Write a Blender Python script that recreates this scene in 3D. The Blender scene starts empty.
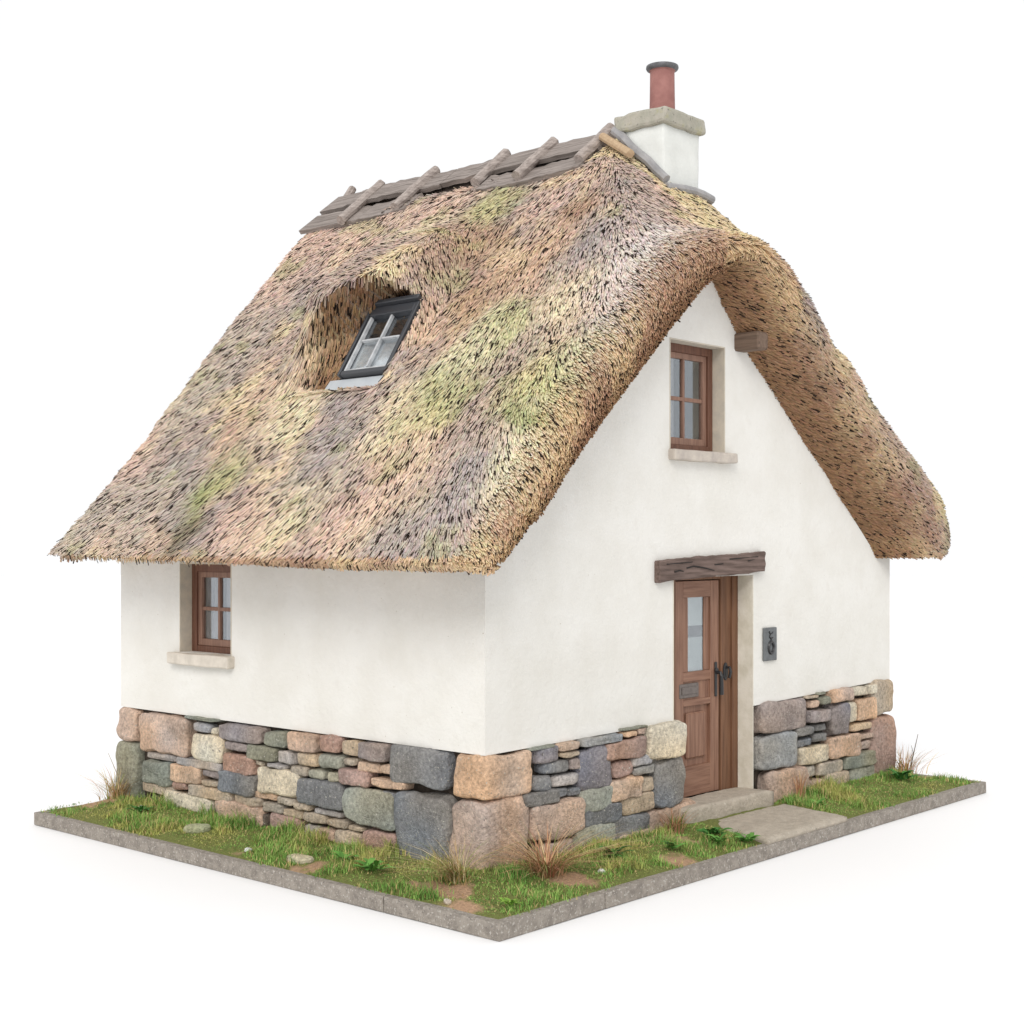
import bpy, bmesh, math, random
import numpy as np
from mathutils import Vector, Matrix

sc = bpy.context.scene
C = sc.collection
rng = np.random.default_rng(7)
random.seed(7)

# ------------------------------------------------------------------ camera
ANG = math.atan(1301 / 1448.0)
cam_d = bpy.data.cameras.new('camera')
cam = bpy.data.objects.new('camera', cam_d)
C.objects.link(cam)
cam.location = (-8.192, -7.641, 2.6)
cam.rotation_euler = (math.pi / 2, 0, ANG - math.pi / 2)
cam_d.lens = 36.0 * 1448 / 1024
cam_d.sensor_width = 36.0
cam_d.shift_y = 28 / 1024.0
cam_d.clip_end = 400
sc.camera = cam

# ------------------------------------------------------------------ studio light
w = bpy.data.worlds.new('World')
sc.world = w
w.use_nodes = True
w.node_tree.nodes['Background'].inputs['Color'].default_value = (0.985, 0.99, 1.0, 1)
w.node_tree.nodes['Background'].inputs['Strength'].default_value = 1.0
# white backdrop behind the model, dimmer studio on the camera's side (a direction in the world, wide soft change)
_n = w.node_tree.nodes; _tc = _n.new('ShaderNodeTexCoord'); _dp = _n.new('ShaderNodeVectorMath'); _dp.operation = 'DOT_PRODUCT'
_dp.inputs[1].default_value = (0.744, 0.668, 0.0)
_mr = _n.new('ShaderNodeMapRange'); _mr.inputs['From Min'].default_value = -0.15; _mr.inputs['From Max'].default_value = 0.45
_mr.inputs['To Min'].default_value = 0.88; _mr.inputs['To Max'].default_value = 1.02
w.node_tree.links.new(_tc.outputs['Generated'], _dp.inputs[0]); w.node_tree.links.new(_dp.outputs['Value'], _mr.inputs['Value'])
w.node_tree.links.new(_mr.outputs['Result'], _n['Background'].inputs['Strength'])
def sun_lamp(name, el, az, s, ang, col):
    l = bpy.data.lights.new(name, 'SUN')
    l.energy = s; l.angle = math.radians(ang); l.color = col
    o = bpy.data.objects.new(name, l); C.objects.link(o)
    d = Vector((math.cos(math.radians(el)) * math.cos(math.radians(az)),
                math.cos(math.radians(el)) * math.sin(math.radians(az)), math.sin(math.radians(el))))
    o.rotation_euler = d.to_track_quat('Z', 'Y').to_euler()
sun_lamp('studio_key_lamp', 37, 212, 1.7, 32, (1.0, 0.975, 0.94))
sc.view_settings.view_transform = 'Standard'
sc.view_settings.look = 'None'
sc.view_settings.exposure = 0.0
sc.view_settings.gamma = 1
sc.render.engine = 'CYCLES'

# ------------------------------------------------------------------ helpers
def tag(o, label=None, cat=None, group=None, kind=None):
    if label: o['label'] = label
    if cat: o['category'] = cat
    if group: o['group'] = group
    if kind: o['kind'] = kind
    return o

def empty(name, loc=(0, 0, 0), parent=None):
    o = bpy.data.objects.new(name, None)
    o.location = loc
    C.objects.link(o)
    if parent: o.parent = parent
    return o

def mesh_obj(name, V, Fc, mat, parent=None, smooth=False, col=None):
    me = bpy.data.meshes.new(name)
    if isinstance(Fc, np.ndarray):
        n, k = Fc.shape
        me.vertices.add(len(V)); me.vertices.foreach_set('co', np.asarray(V, np.float32).ravel())
        me.loops.add(n * k); me.loops.foreach_set('vertex_index', Fc.astype(np.int32).ravel())
        me.polygons.add(n)
        me.polygons.foreach_set('loop_start', np.arange(0, n * k, k, dtype=np.int32))
        me.update(calc_edges=True)
    else:
        me.from_pydata([tuple(map(float, v)) for v in V], [], Fc)
        me.update()
    if col is not None:
        a = me.color_attributes.new('tint', 'FLOAT_COLOR', 'POINT')
        c4 = np.ones((len(V), 4), np.float32); c4[:, :3] = col
        a.data.foreach_set('color', c4.ravel())
    me.materials.append(mat)
    if smooth:
        me.polygons.foreach_set('use_smooth', np.ones(len(me.polygons), bool))
    o = bpy.data.objects.new(name, me)
    C.objects.link(o)
    if parent is not None:
        o.parent = parent
    return o

class MB:
    """collects shapes and links them as ONE mesh"""
    def __init__(s): s.bm = bmesh.new()
    def box(s, x0, x1, y0, y1, z0, z1, bev=0.0, seg=1, M=None):
        m = Matrix.Translation(((x0 + x1) / 2, (y0 + y1) / 2, (z0 + z1) / 2)) @ Matrix.Diagonal((x1 - x0, y1 - y0, z1 - z0, 1))
        if M is not None: m = M @ m
        r = bmesh.ops.create_cube(s.bm, size=1, matrix=m)
        if bev > 0:
            es = list({e for v in r['verts'] for e in v.link_edges})
            bmesh.ops.bevel(s.bm, geom=es, offset=bev, segments=seg, affect='EDGES', profile=0.5)
        return s
    def lathe(s, prof, cx, cy, n=32, M=None):
        rings = []
        for r, z in prof:
            ring = []
            for k in range(n):
                a = 2 * math.pi * k / n
                p = Vector((cx + r * math.cos(a), cy + r * math.sin(a), z))
                ring.append(s.bm.verts.new(M @ p if M is not None else p))
            rings.append(ring)
        for a, b in zip(rings, rings[1:]):
            for k in range(n):
                s.bm.faces.new((a[k], a[(k + 1) % n], b[(k + 1) % n], b[k]))
        s.bm.faces.new(rings[0][::-1]); s.bm.faces.new(rings[-1])
        return s
    def tube(s, pts, rad, n=8, wob=0.0):
        pts = [Vector(p) for p in pts]
        rings = []
        for i, p in enumerate(pts):
            d = (pts[min(i + 1, len(pts) - 1)] - pts[max(i - 1, 0)]).normalized()
            u = d.orthogonal().normalized() if i == 0 else (u - d * u.dot(d)).normalized()
            v = d.cross(u)
            r = rad[i] if isinstance(rad, (list, tuple)) else rad
            ring = []
            for k in range(n):
                a = 2 * math.pi * k / n
                rr = r * (1 + wob * random.uniform(-1, 1))
                ring.append(s.bm.verts.new(p + u * math.cos(a) * rr + v * math.sin(a) * rr))
            rings.append(ring)
        for a, b in zip(rings, rings[1:]):
            for k in range(n):
                s.bm.faces.new((a[k], a[(k + 1) % n], b[(k + 1) % n], b[k]))
        s.bm.faces.new(rings[0][::-1]); s.bm.faces.new(rings[-1])
        return s
    def build(s, name, mat, parent=None, smooth=False):
        me = bpy.data.meshes.new(name)
        bmesh.ops.recalc_face_normals(s.bm, faces=s.bm.faces)
        s.bm.to_mesh(me); s.bm.free()
        me.materials.append(mat)
        if smooth: me.polygons.foreach_set('use_smooth', np.ones(len(me.polygons), bool))
        o = bpy.data.objects.new(name, me); C.objects.link(o)
        if parent is not None: o.parent = parent
        return o

# numpy value noise
def _h(ix, iy, iz, seed):
    n = (ix * 374761393 + iy * 668265263 + iz * 2147483647 + seed * 1274126177) & 0xffffffff
    n = ((n ^ (n >> 13)) * 1274126177) & 0xffffffff
    n = ((n ^ (n >> 16)) * 2246822519) & 0xffffffff
    return ((n ^ (n >> 15)) & 0xffff) / 65535.0
def vnoise(P, f, seed=0):
    P = np.asarray(P, float) * f
    i = np.floor(P).astype(np.int64); t = P - i; t = t * t * (3 - 2 * t)
    r = 0
    for a in (0, 1):
        for b in (0, 1):
            for c in (0, 1):
                wgt = (t[:, 0] if a else 1 - t[:, 0]) * (t[:, 1] if b else 1 - t[:, 1]) * (t[:, 2] if c else 1 - t[:, 2])
                r = r + wgt * _h(i[:, 0] + a, i[:, 1] + b, i[:, 2] + c, seed)
    return r
def fbm(P, f, seed=0, o=3):
    s = 0; a = 1; t = 0
    for k in range(o):
        s = s + a * vnoise(P, f * 2 ** k, seed + k * 17); t += a; a *= .5
    return s / t
def lin(c):
    c = np.asarray(c, float) / 255.0
    return np.where(c <= 0.04045, c / 12.92, ((c + 0.055) / 1.055) ** 2.4)
def sst(a, b, x):
    t = np.clip((np.asarray(x, float) - a) / (b - a), 0, 1); return t * t * (3 - 2 * t)

# ------------------------------------------------------------------ materials
def mat(name, col, rough=0.8, var=None, scale=8, bump=0.0, bscale=40, attr=False, spec=0.3, stretch=(1, 1, 1), detail=6, spots=None, metal=0.0, bdist=0.01, fac=1.0):
    m = bpy.data.materials.new(name); m.use_nodes = True
    nt = m.node_tree; b = nt.nodes['Principled BSDF']
    b.inputs['Roughness'].default_value = rough
    b.inputs['Specular IOR Level'].default_value = spec
    b.inputs['Metallic'].default_value = metal
    tc = nt.nodes.new('ShaderNodeTexCoord'); mp = nt.nodes.new('ShaderNodeMapping')
    mp.inputs['Scale'].default_value = stretch
    nt.links.new(tc.outputs['Object'], mp.inputs['Vector'])
    src = None
    if attr:
        at = nt.nodes.new('ShaderNodeAttribute'); at.attribute_name = 'tint'; src = at.outputs['Color']
    else:
        rg = nt.nodes.new('ShaderNodeRGB'); rg.outputs[0].default_value = (*col, 1); src = rg.outputs[0]
    def mix(src, other, facsock, blend='MIX'):
        mx = nt.nodes.new('ShaderNodeMix'); mx.data_type = 'RGBA'; mx.blend_type = blend
        if isinstance(facsock, float): mx.inputs['Factor'].default_value = facsock
        else: nt.links.new(facsock, mx.inputs['Factor'])
        nt.links.new(src, mx.inputs['A'])
        if isinstance(other, tuple): mx.inputs['B'].default_value = (*other, 1)
        else: nt.links.new(other, mx.inputs['B'])
        return mx.outputs['Result']
    def noise(sc_, det, rgh=0.6):
        n = nt.nodes.new('ShaderNodeTexNoise'); n.inputs['Scale'].default_value = sc_
        n.inputs['Detail'].default_value = det; n.inputs['Roughness'].default_value = rgh
        nt.links.new(mp.outputs['Vector'], n.inputs['Vector']); return n
    def ramp(sock, a, b_, c0=(0, 0, 0), c1=(1, 1, 1)):
        r = nt.nodes.new('ShaderNodeValToRGB'); r.color_ramp.elements[0].position = a; r.color_ramp.elements[1].position = b_
        r.color_ramp.elements[0].color = (*c0, 1); r.color_ramp.elements[1].color = (*c1, 1)
        nt.links.new(sock, r.inputs['Fac']); return r.outputs['Color']
    if var is not None:
        n = noise(scale, detail)
        if attr:
            src = mix(src, ramp(n.outputs['Fac'], .25, .75, var[0], var[1]), float(fac), 'MULTIPLY')
        else:
            src = mix(src, tuple(var), ramp(n.outputs['Fac'], .38, .66))
    for sp in (spots or []):
        n = noise(sp[1], 3, .55)
        src = mix(src, tuple(sp[0]), ramp(n.outputs['Fac'], sp[2], sp[3]))
    nt.links.new(src, b.inputs['Base Color'])
    if bump:
        n = noise(bscale, 8, .62)
        bp = nt.nodes.new('ShaderNodeBump'); bp.inputs['Strength'].default_value = bump; bp.inputs['Distance'].default_value = bdist
        nt.links.new(n.outputs['Fac'], bp.inputs['Height']); nt.links.new(bp.outputs['Normal'], b.inputs['Normal'])
    return m

def wood(name, c0, c1, axis, rough=.6, sc_=1.0):
    st = {'x': (1.2, 22, 22), 'z': (22, 22, 1.2), 'y': (22, 1.2, 22)}[axis]
    return mat(name, c0, rough, var=c1, scale=1.6 * sc_, bump=.5, bscale=2.2, stretch=st, bdist=.006)

M_plaster = mat('white plaster', (.775, .76, .72), .95, var=(.72, .70, .65), scale=1.7, bump=.4, bscale=17, spec=.1, bdist=.02,
                spots=[((.46, .42, .35), 27, .725, .745), ((.735, .715, .67), 5, .58, .72)])
M_reveal = mat('stone reveal', (.62, .56, .46), .9, var=(.52, .48, .41), scale=9, bump=.4, bscale=40, spec=.2)
M_sill = mat('sandstone sill', (.58, .52, .45), .9, var=(.44, .39, .35), scale=9, bump=.5, bscale=50, spec=.2)
M_lime = mat('chimney render', (.74, .75, .72), .95, var=(.66, .67, .64), scale=4, bump=.35, bscale=30, spec=.1)
M_cap = mat('chimney cap stone', (.43, .40, .34), .95, var=(.34, .33, .27), scale=9, bump=.6, bscale=45, spots=[((.38, .36, .25), 12, .58, .70), ((.22, .21, .18), 30, .62, .70)])
M_lead = mat('lead flashing', (.27, .265, .27), .6, var=(.36, .35, .35), scale=10, bump=.3, bscale=30)
M_terra = mat('terracotta', (.35, .165, .145), .7, var=(.28, .125, .11), scale=9, bump=.25, bscale=60)
M_pot = mat('blackened rim', (.14, .14, .15), .5, var=(.09, .09, .09), scale=20)
M_stone = mat('field stone', (.4, .35, .3), .9, var=((.56, .55, .55), (1.44, 1.42, 1.38)), scale=32, bump=1.0, bscale=60, attr=True, spec=.2, bdist=.032,
              spots=[((.62, .59, .52), 48, .645, .70), ((.17, .15, .14), 30, .67, .74)])
M_mortar = mat('earth mortar', (.035, .028, .022), 1.0, var=(.08, .062, .048), scale=14, bump=.8, bscale=30)
M_straw = mat('reed straw', (.5, .4, .3), .85, attr=True, spec=.15)
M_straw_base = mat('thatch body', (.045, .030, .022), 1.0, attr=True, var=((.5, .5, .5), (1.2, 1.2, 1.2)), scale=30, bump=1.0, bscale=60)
M_ridge_wood = wood('weathered ridge board', (.32, .275, .25), (.15, .125, .11), 'y', .85)
M_spar = wood('ridge spar', (.44, .38, .345), (.24, .20, .18), 'x', .85)
M_pale_spar = wood('pale spar', (.52, .38, .24), (.42, .29, .18), 'x', .8)
M_oak = wood('old oak lintel', (.19, .135, .115), (.09, .062, .052), 'x', .85)
M_stub = wood('rafter stub', (.19, .13, .095), (.11, .075, .055), 'y', .8)
M_door = wood('door timber', (.30, .165, .11), (.185, .09, .058), 'z', .5)
M_doorx = wood('door rail timber', (.30, .165, .11), (.185, .09, .058), 'x', .5)
M_jamb = wood('door jamb timber', (.20, .10, .055), (.12, .056, .03), 'z', .5)
M_wframe = wood('window timber', (.18, .085, .055), (.11, .05, .033), 'z', .5)
M_wsash = wood('sash timber', (.31, .18, .13), (.20, .11, .078), 'z', .5)
M_iron = mat('black iron', (.02, .02, .022), .38, spec=.5)
M_letter = mat('letterbox metal', (.20, .17, .155), .45, var=(.14, .12, .11), scale=30, metal=.5)
M_sign = mat('slate sign', (.16, .17, .175), .65, var=(.12, .125, .13), scale=22, bump=.3, bscale=60)
M_kerb = mat('grey granite edging', (.33, .295, .255), .92, var=(.21, .185, .16), scale=16, bump=.7, bscale=60,
             spots=[((.46, .43, .385), 52, .58, .66), ((.11, .10, .095), 70, .62, .70)])
M_slab = mat('worn paving stone', (.50, .44, .36), .92, var=(.40, .35, .285), scale=12, bump=.9, bscale=34, bdist=.02,
             spots=[((.58, .54, .46), 46, .61, .68), ((.27, .24, .20), 36, .64, .72)])
M_soil = mat('soil', (.23, .16, .10), 1.0, attr=True, var=((.6, .6, .6), (1.3, 1.3, 1.3)), scale=40, bump=1.0, bscale=40, bdist=.03)
M_grass = mat('grass blades', (.1, .2, .03), .7, attr=True, spec=.2)
M_leafy = mat('tuft blades', (.3, .2, .1), .7, attr=True, spec=.2)
M_pebble = mat('pebble', (.55, .50, .42), .9, var=(.44, .40, .30), scale=14, bump=.5, bscale=30)
M_black = mat('roof window metal', (.045, .048, .055), .4, spec=.5)
M_white = mat('grey painted bar', (.55, .56, .57), .5, var=(.36, .37, .38), scale=9)
M_zinc = mat('pale flashing apron', (.52, .55, .57), .45, var=(.46, .49, .52), scale=8)
M_floor = mat('white studio floor', (.93, .93, .935), .6, spec=.1)
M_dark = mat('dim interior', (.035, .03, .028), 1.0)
M_curtain = mat('curtain cloth', (.34, .32, .34), .95, var=(.17, .16, .17), scale=3, stretch=(6, 6, .6))
def glass(name, tint, mixf):
    m = bpy.data.materials.new(name); m.use_nodes = True; nt = m.node_tree
    for n in list(nt.nodes): nt.nodes.remove(n)
    out = nt.nodes.new('ShaderNodeOutputMaterial'); mx = nt.nodes.new('ShaderNodeMixShader')
    tr = nt.nodes.new('ShaderNodeBsdfTransparent'); gl = nt.nodes.new('ShaderNodeBsdfGlossy')
    tr.inputs['Color'].default_value = (*tint, 1); gl.inputs['Roughness'].default_value = .06
    gl.inputs['Color'].default_value = (.9, .95, 1, 1)
    lw = nt.nodes.new('ShaderNodeLayerWeight'); lw.inputs['Blend'].default_value = .5
    pw = nt.nodes.new('ShaderNodeMath'); pw.operation = 'POWER'; pw.inputs[1].default_value = 2.5
    ml = nt.nodes.new('ShaderNodeMath'); ml.operation = 'MULTIPLY_ADD'; ml.inputs[1].default_value = .7; ml.inputs[2].default_value = mixf * .25
    nt.links.new(lw.outputs['Facing'], pw.inputs[0]); nt.links.new(pw.outputs[0], ml.inputs[0]); nt.links.new(ml.outputs[0], mx.inputs['Fac'])
    nt.links.new(tr.outputs[0], mx.inputs[1]); nt.links.new(gl.outputs[0], mx.inputs[2])
    nt.links.new(mx.outputs[0], out.inputs['Surface'])
    return m
M_glass = glass('window glass', (.92, .93, .93), .42)
M_rglass = glass('roof window glass', (.95, .96, .96), .22)
M_lining = mat('frosted lining', (.36, .40, .385), .9, var=(.24, .27, .26), scale=3)

# ------------------------------------------------------------------ setting
me_floor = mesh_obj('floor', [(-90, -90, -.121), (90, -90, -.121), (90, 90, -.121), (-90, 90, -.121)], [(0, 1, 2, 3)], M_floor)
tag(me_floor, kind='structure')

BX0, BX1, BY0, BY1 = -.965, 6.80, -1.03, 4.99
HX, HY = 6.6, 5.0           # house footprint

cottage = empty('cottage', (0, 0, 0))
tag(cottage, 'small white cottage with thick thatched roof and stone plinth on a grey edged base', 'cottage')

# ------------------------------------------------------------------ walls
W_pts = [(-.02, 2.42), (.07, 2.47), (.18, 2.54), (1.2, 3.38), (2.1, 4.22), (2.72, 4.84), (3.03, 5.06), (3.28, 4.74), (3.49, 4.51), (4.69, 3.56), (6.15, 2.42)]
def topW(x):
    return float(np.interp(x, [p[0] for p in W_pts], [p[1] for p in W_pts]))

def wall_grid(mapf, us, zs, inside, mat_, name, ztop=None):
    """plaster sheet with openings: keep cells where inside(u,z) is true; thickness given by solid faces"""
    V = []; F = []; idx = {}
    def vid(i, j):
        if (i, j) not in idx:
            idx[(i, j)] = len(V); V.append(mapf(us[i], zs[j] if ztop is None else min(zs[j], ztop(us[i]))))
        return idx[(i, j)]
    for i in range(len(us) - 1):
        for j in range(len(zs) - 1):
            uc = (us[i] + us[i + 1]) / 2; zc = (zs[j] + zs[j + 1]) / 2
            if not inside(uc, zc): continue
            q = [vid(i, j), vid(i + 1, j), vid(i + 1, j + 1), vid(i, j + 1)]
            F.append(q)
    return V, F
def lines(a, b, step, extra):
    s = set(np.round(np.arange(a, b, step), 4).tolist() + [a, b])
    s = sorted(s | set(extra))
    out = [s[0]]
    for v in s[1:]:
        if v in extra or v - out[-1] > step * .45: 
            if v in extra and out[-1] not in extra and v - out[-1] < step * .45 and len(out) > 1: out[-1] = v
            else: out.append(v)
    return out

GW = (2.43, 3.32, 3.42, 4.42)      # gable window opening
DO = (2.48, 3.81, .14, 2.26)       # door opening
SW = (3.19, 4.0, 1.53, 2.385)      # side window opening (along Y)
ZP = .93
def zplg(x): return ZP + .022 * max(0, x - 1)
wall = MB()
def prism(bm, poly, y0, y1):
    a = [bm.verts.new((x, y0, z)) for x, z in poly]; b = [bm.verts.new((x, y1, z)) for x, z in poly]
    n = len(poly)
    bm.faces.new(a); bm.faces.new(b[::-1])
    for k in range(n): bm.faces.new((a[k], b[k], b[(k + 1) % n], a[(k + 1) % n]))
T_ = .28
up = .12
b = wall.bm
# gable wall pieces butt end to end around its openings
def tops(x0, x1): 
    xs = [x0] + [p[0] for p in W_pts if x0 < p[0] < x1] + [x1]
    return [(x, max(topW(x), 2.42) + up) for x in xs]
prism(b, [(0, ZP)] + [(DO[0], zplg(DO[0]))] + tops(0, DO[0])[::-1] if False else [(0, ZP), (GW[0], zplg(GW[0]))] + [(x, z) for x, z in tops(0, GW[0])[::-1]], 0, T_)
prism(b, [(GW[0], zplg(GW[0])), (DO[0], zplg(DO[0])), (DO[0], GW[2]), (GW[0], GW[2])], 0, T_)
prism(b, [(DO[0], DO[3]), (GW[1], DO[3]), (GW[1], GW[2]), (DO[0], GW[2])], 0, T_)
prism(b, [(GW[0], GW[3]), (GW[1], GW[3])] + tops(GW[0], GW[1])[::-1], 0, T_)
prism(b, [(GW[1], DO[3]), (DO[1], DO[3])] + tops(GW[1], DO[1])[::-1], 0, T_)
prism(b, [(DO[1], zplg(DO[1])), (HX, zplg(HX))] + tops(DO[1], HX)[::-1], 0, T_)
# side wall (facing -X) around its window
def yprism(y0, y1, z0, z1, x0=0, x1=T_): wall.box(x0, x1, y0, y1, z0, z1)
yprism(T_, SW[0], ZP, 2.56); yprism(SW[1], HY, ZP, 2.56)
yprism(SW[0], SW[1], ZP, SW[2]); yprism(SW[0], SW[1], SW[3], 2.56)
wall.box(HX - T_, HX, T_, HY, ZP, 2.56)
prism(b, [(T_, ZP), (HX - T_, ZP), (HX - T_, 2.5), (5.4, 3.4), (3.3, 5.2), (1.2, 3.4), (T_, 2.5)], HY - T_, HY)
bmesh.ops.remove_doubles(b, verts=b.verts, dist=.0005)
wl = wall.build('wall', M_plaster, cottage)
tag(wl)

# stone lined reveals, sills
rv = MB()
e = .004
dp = .13
def reveal(name, f, u0, u1, z0, z1, side, top=True):
    m = MB()
    if f == 'g':
        m.box(u1 - .012, u1 + .0, -.003, .26, z0, z1); m.box(u0, u0 + .012, -.003, .26, z0, z1)
        if top: m.box(u0 + .012, u1 - .012, -.003, .26, z1 - .012, z1)
    else:
        m.box(-.003, .26, u1 - .012, u1, z0, z1); m.box(-.003, .26, u0, u0 + .012, z0, z1)
        if top: m.box(-.003, .26, u0 + .012, u1 - .012, z1 - .012, z1)
    return m
def window(kind, u0, u1, z0, z1, d, name):
    """four-light timber window; kind g faces -Y, s faces -X"""
    root = empty(name, (u0 if kind == 'g' else d, d if kind == 'g' else u0, z0), cottage)
    inv = Matrix.Translation(-Vector(root.location))
    def bx(m, a0, a1, dd0, dd1, c0, c1, bev=.004):
        if kind == 'g': m.box(a0, a1, d + dd0, d + dd1, c0, c1, bev, 1, inv)
        else: m.box(d + dd0, d + dd1, a0, a1, c0, c1, bev, 1, inv)
    f = MB(); fw = .075
    bx(f, u0, u0 + fw, 0, .10, z0, z1); bx(f, u1 - fw, u1, 0, .10, z0, z1)
    bx(f, u0 + fw, u1 - fw, 0.001, .10, z1 - fw, z1); bx(f, u0 + fw, u1 - fw, 0.001, .10, z0, z0 + .06)
    f.build('frame', M_wframe, root)
    s = MB(); a0, a1, c0, c1 = u0 + fw, u1 - fw, z0 + .06, z1 - fw; sw = .055
    bx(s, a0, a0 + sw, .022, .07, c0, c1); bx(s, a1 - sw, a1, .022, .07, c0, c1)
    bx(s, a0 + sw, a1 - sw, .023, .07, c1 - sw, c1); bx(s, a0 + sw, a1 - sw, .023, .07, c0, c0 + sw * 1.2)
    sa = s.build('sash', M_wsash, root)
    g = MB(); um = (a0 + a1) / 2; zm = (c0 + c1) / 2
    bx(g, um - .016, um + .016, .028, .066, c0 + sw * 1.2, c1 - sw, .003)
    bx(g, a0 + sw, um - .016, .030, .064, zm - .018, zm + .018, .003); bx(g, um + .016, a1 - sw, .030, .064, zm - .018, zm + .018, .003)
    g.build('glazing_bar', M_wsash, root)
    p = MB(); bx(p, a0 + sw - .003, a1 - sw + .003, .047, .050, c0 + sw, c1 - sw + .003, 0); p.build('pane', M_glass, root)
    # folded curtain behind one side, dim room behind
    V = []; F = []; n = 26
    def curtain(b0, b1):
        k0 = len(V)
        for i in range(n + 1):
            t = i / n; u = b0 + (b1 - b0) * t; q = .09 + .014 * math.sin(t * 21) + .008 * math.sin(t * 47)
            for z in (c0, c1):
                V.append(inv @ (Vector((u, d + q, z)) if kind == 'g' else Vector((d + q, u, z))))
        for i in range(n): F.append((k0 + 2 * i, k0 + 2 * i + 2, k0 + 2 * i + 3, k0 + 2 * i + 1))
    if kind == 'g': curtain(a0, a0 + (a1 - a0) * .42)
    else: curtain(a0, a0 + (a1 - a0) * .47); curtain(a1 - (a1 - a0) * .45, a1)
    mesh_obj('curtain', V, F, M_curtain, root, smooth=True)
    return root

win_g = window('g', GW[0] + .012, GW[1] - .012, GW[2], GW[3] - .012, .13, 'window')
reveal('r', 'g', GW[0], GW[1], GW[2], GW[3], 1).build('reveal', M_reveal, cottage)
win_s = window('s', SW[0] + .012, SW[1] - .012, SW[2], SW[3] - .012, .13, 'window')
reveal('r', 's', SW[0], SW[1], SW[2], SW[3], 1).build('reveal', M_reveal, cottage)
M_lw = mat('limewashed reveal', (.74, .70, .61), .9, var=(.60, .56, .46), scale=6, bump=.4, bscale=30, spec=.1)
for a_, b2 in ((DO[1] - .012, DO[1]), (DO[0], DO[0] + .012)):
    m = MB(); m.box(a_, b2, -.003, .26, DO[2], DO[3]); m.build('reveal', M_lw, cottage)
def stone_block(name, x0, x1, y0, y1, z0, z1, m_, parent, bev=.015, amp=.006, sub=5):
    k = MB(); k.box(x0, x1, y0, y1, z0, z1, bev, 2)
    bmesh.ops.subdivide_edges(k.bm, edges=[e_ for e_ in k.bm.edges if e_.calc_length() > .08], cuts=sub, use_grid_fill=True)
    P = np.array([v.co[:] for v in k.bm.verts]); d = np.stack([vnoise(P, 9, s_) - .5 for s_ in (1, 2, 3)], 1) * 2 * amp
    for v, q in zip(k.bm.verts, d): v.co += Vector(q)
    return k.build(name, m_, parent, smooth=False)
stone_block('window_sill', GW[0] - .02, GW[1] + .11, -.075, .13, GW[2] - .10, GW[2] - .002, M_sill, cottage)
stone_block('window_sill', -.085, .13, SW[0] - .045, SW[1] + .10, SW[2] - .115, SW[2] - .002, mat('pale sill', (.68, .62, .54), .9, var=(.56, .51, .44), scale=9, bump=.5, bscale=50), cottage)
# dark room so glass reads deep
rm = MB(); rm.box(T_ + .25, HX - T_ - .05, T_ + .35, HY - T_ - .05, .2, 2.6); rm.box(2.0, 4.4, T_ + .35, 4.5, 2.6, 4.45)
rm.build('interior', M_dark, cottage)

# ------------------------------------------------------------------ door
door = empty('door', (2.8, .2, .2), cottage)
dI = Matrix.Translation(-Vector(door.location))
def dbox(m, x0, x1, y0, y1, z0, z1, bev=.004): m.box(x0, x1, y0, y1, z0, z1, bev, 1, dI)
jm = MB()
jm.box(3.535, 3.797, .185, .27, .17, 2.26, .006); jm.box(2.492, 2.785, .185, .27, .17, 2.26, .006); jm.box(2.785, 3.535, .195, .27, 2.225, 2.259)
jm.box(3.70, 3.797, .165, .185, .17, 2.26, .004)
jm.build('door_frame', M_jamb, cottage)
lf = MB()
X0, X1 = 2.80, 3.515
dbox(lf, X0, 2.93, .20, .245, .195, 2.215); dbox(lf, 3.375, X1, .20, .245, .195, 2.215)
lf.build('stile', M_door, door)
for z0, z1 in ((2.06, 2.215), (1.27, 1.36), (1.04, 1.10), (.195, .47)):
    lr = MB(); dbox(lr, 2.93, 3.375, .202, .245, z0, z1, .003); lr.build('rail', M_doorx, door)
pn = MB()
dbox(pn, 2.93, 3.375, .236, .243, .47, 1.04, 0)
dbox(pn, 2.995, 3.31, .206, .237, .54, .975, .016)
dbox(pn, 2.93, 3.375, .215, .235, 1.10, 1.27, 0)
dbox(pn, 2.93, 3.02, .212, .235, 1.36, 2.06, .004)
dbox(pn, 3.29, 3.375, .219, .235, 1.36, 2.06, .004)
pn.build('panel', M_door, door)
gp = MB(); dbox(gp, 3.02, 3.29, .228, .232, 1.36, 2.06, 0); gp.build('pane', M_glass, door)
gb = MB(); dbox(gb, 3.0, 3.32, .238, .243, 1.34, 1.68, 0); dbox(gb, 3.0, 3.32, .238, .243, 1.79, 2.08, 0)
gb.build('lining', M_lining, door)
lb = MB(); dbox(lb, 2.86, 3.17, .192, .216, 1.12, 1.255, .006); dbox(lb, 2.89, 3.14, .184, .193, 1.155, 1.225, .003)
lb.build('letterbox', M_letter, door)
hd = MB(); dbox(hd, 3.435, 3.475, .186, .201, 1.10, 1.43, .006)
hd.tube([dI @ Vector((3.455, .19, 1.33)), dI @ Vector((3.455, .14, 1.33)), dI @ Vector((3.45, .125, 1.30)), dI @ Vector((3.452, .125, 1.12))], [.018, .017, .018, .022], 10)
hd.lathe([(.026, -.006), (.026, .006)], 0, 0, 16, dI @ Matrix.Translation((3.455, .186, 1.35)) @ Matrix.Rotation(math.pi / 2, 4, 'X'))
hd.build('handle', M_iron, door, smooth=False)
lk = MB(); lk.lathe([(.05, -.007), (.05, .004), (.036, .010), (.02, .012)], 0, 0, 20, Matrix.Translation((3.60, .178, 1.33)) @ Matrix.Rotation(math.pi / 2, 4, 'X') @ Matrix.Diagonal((.8, 1.7, 1, 1)))
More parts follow.
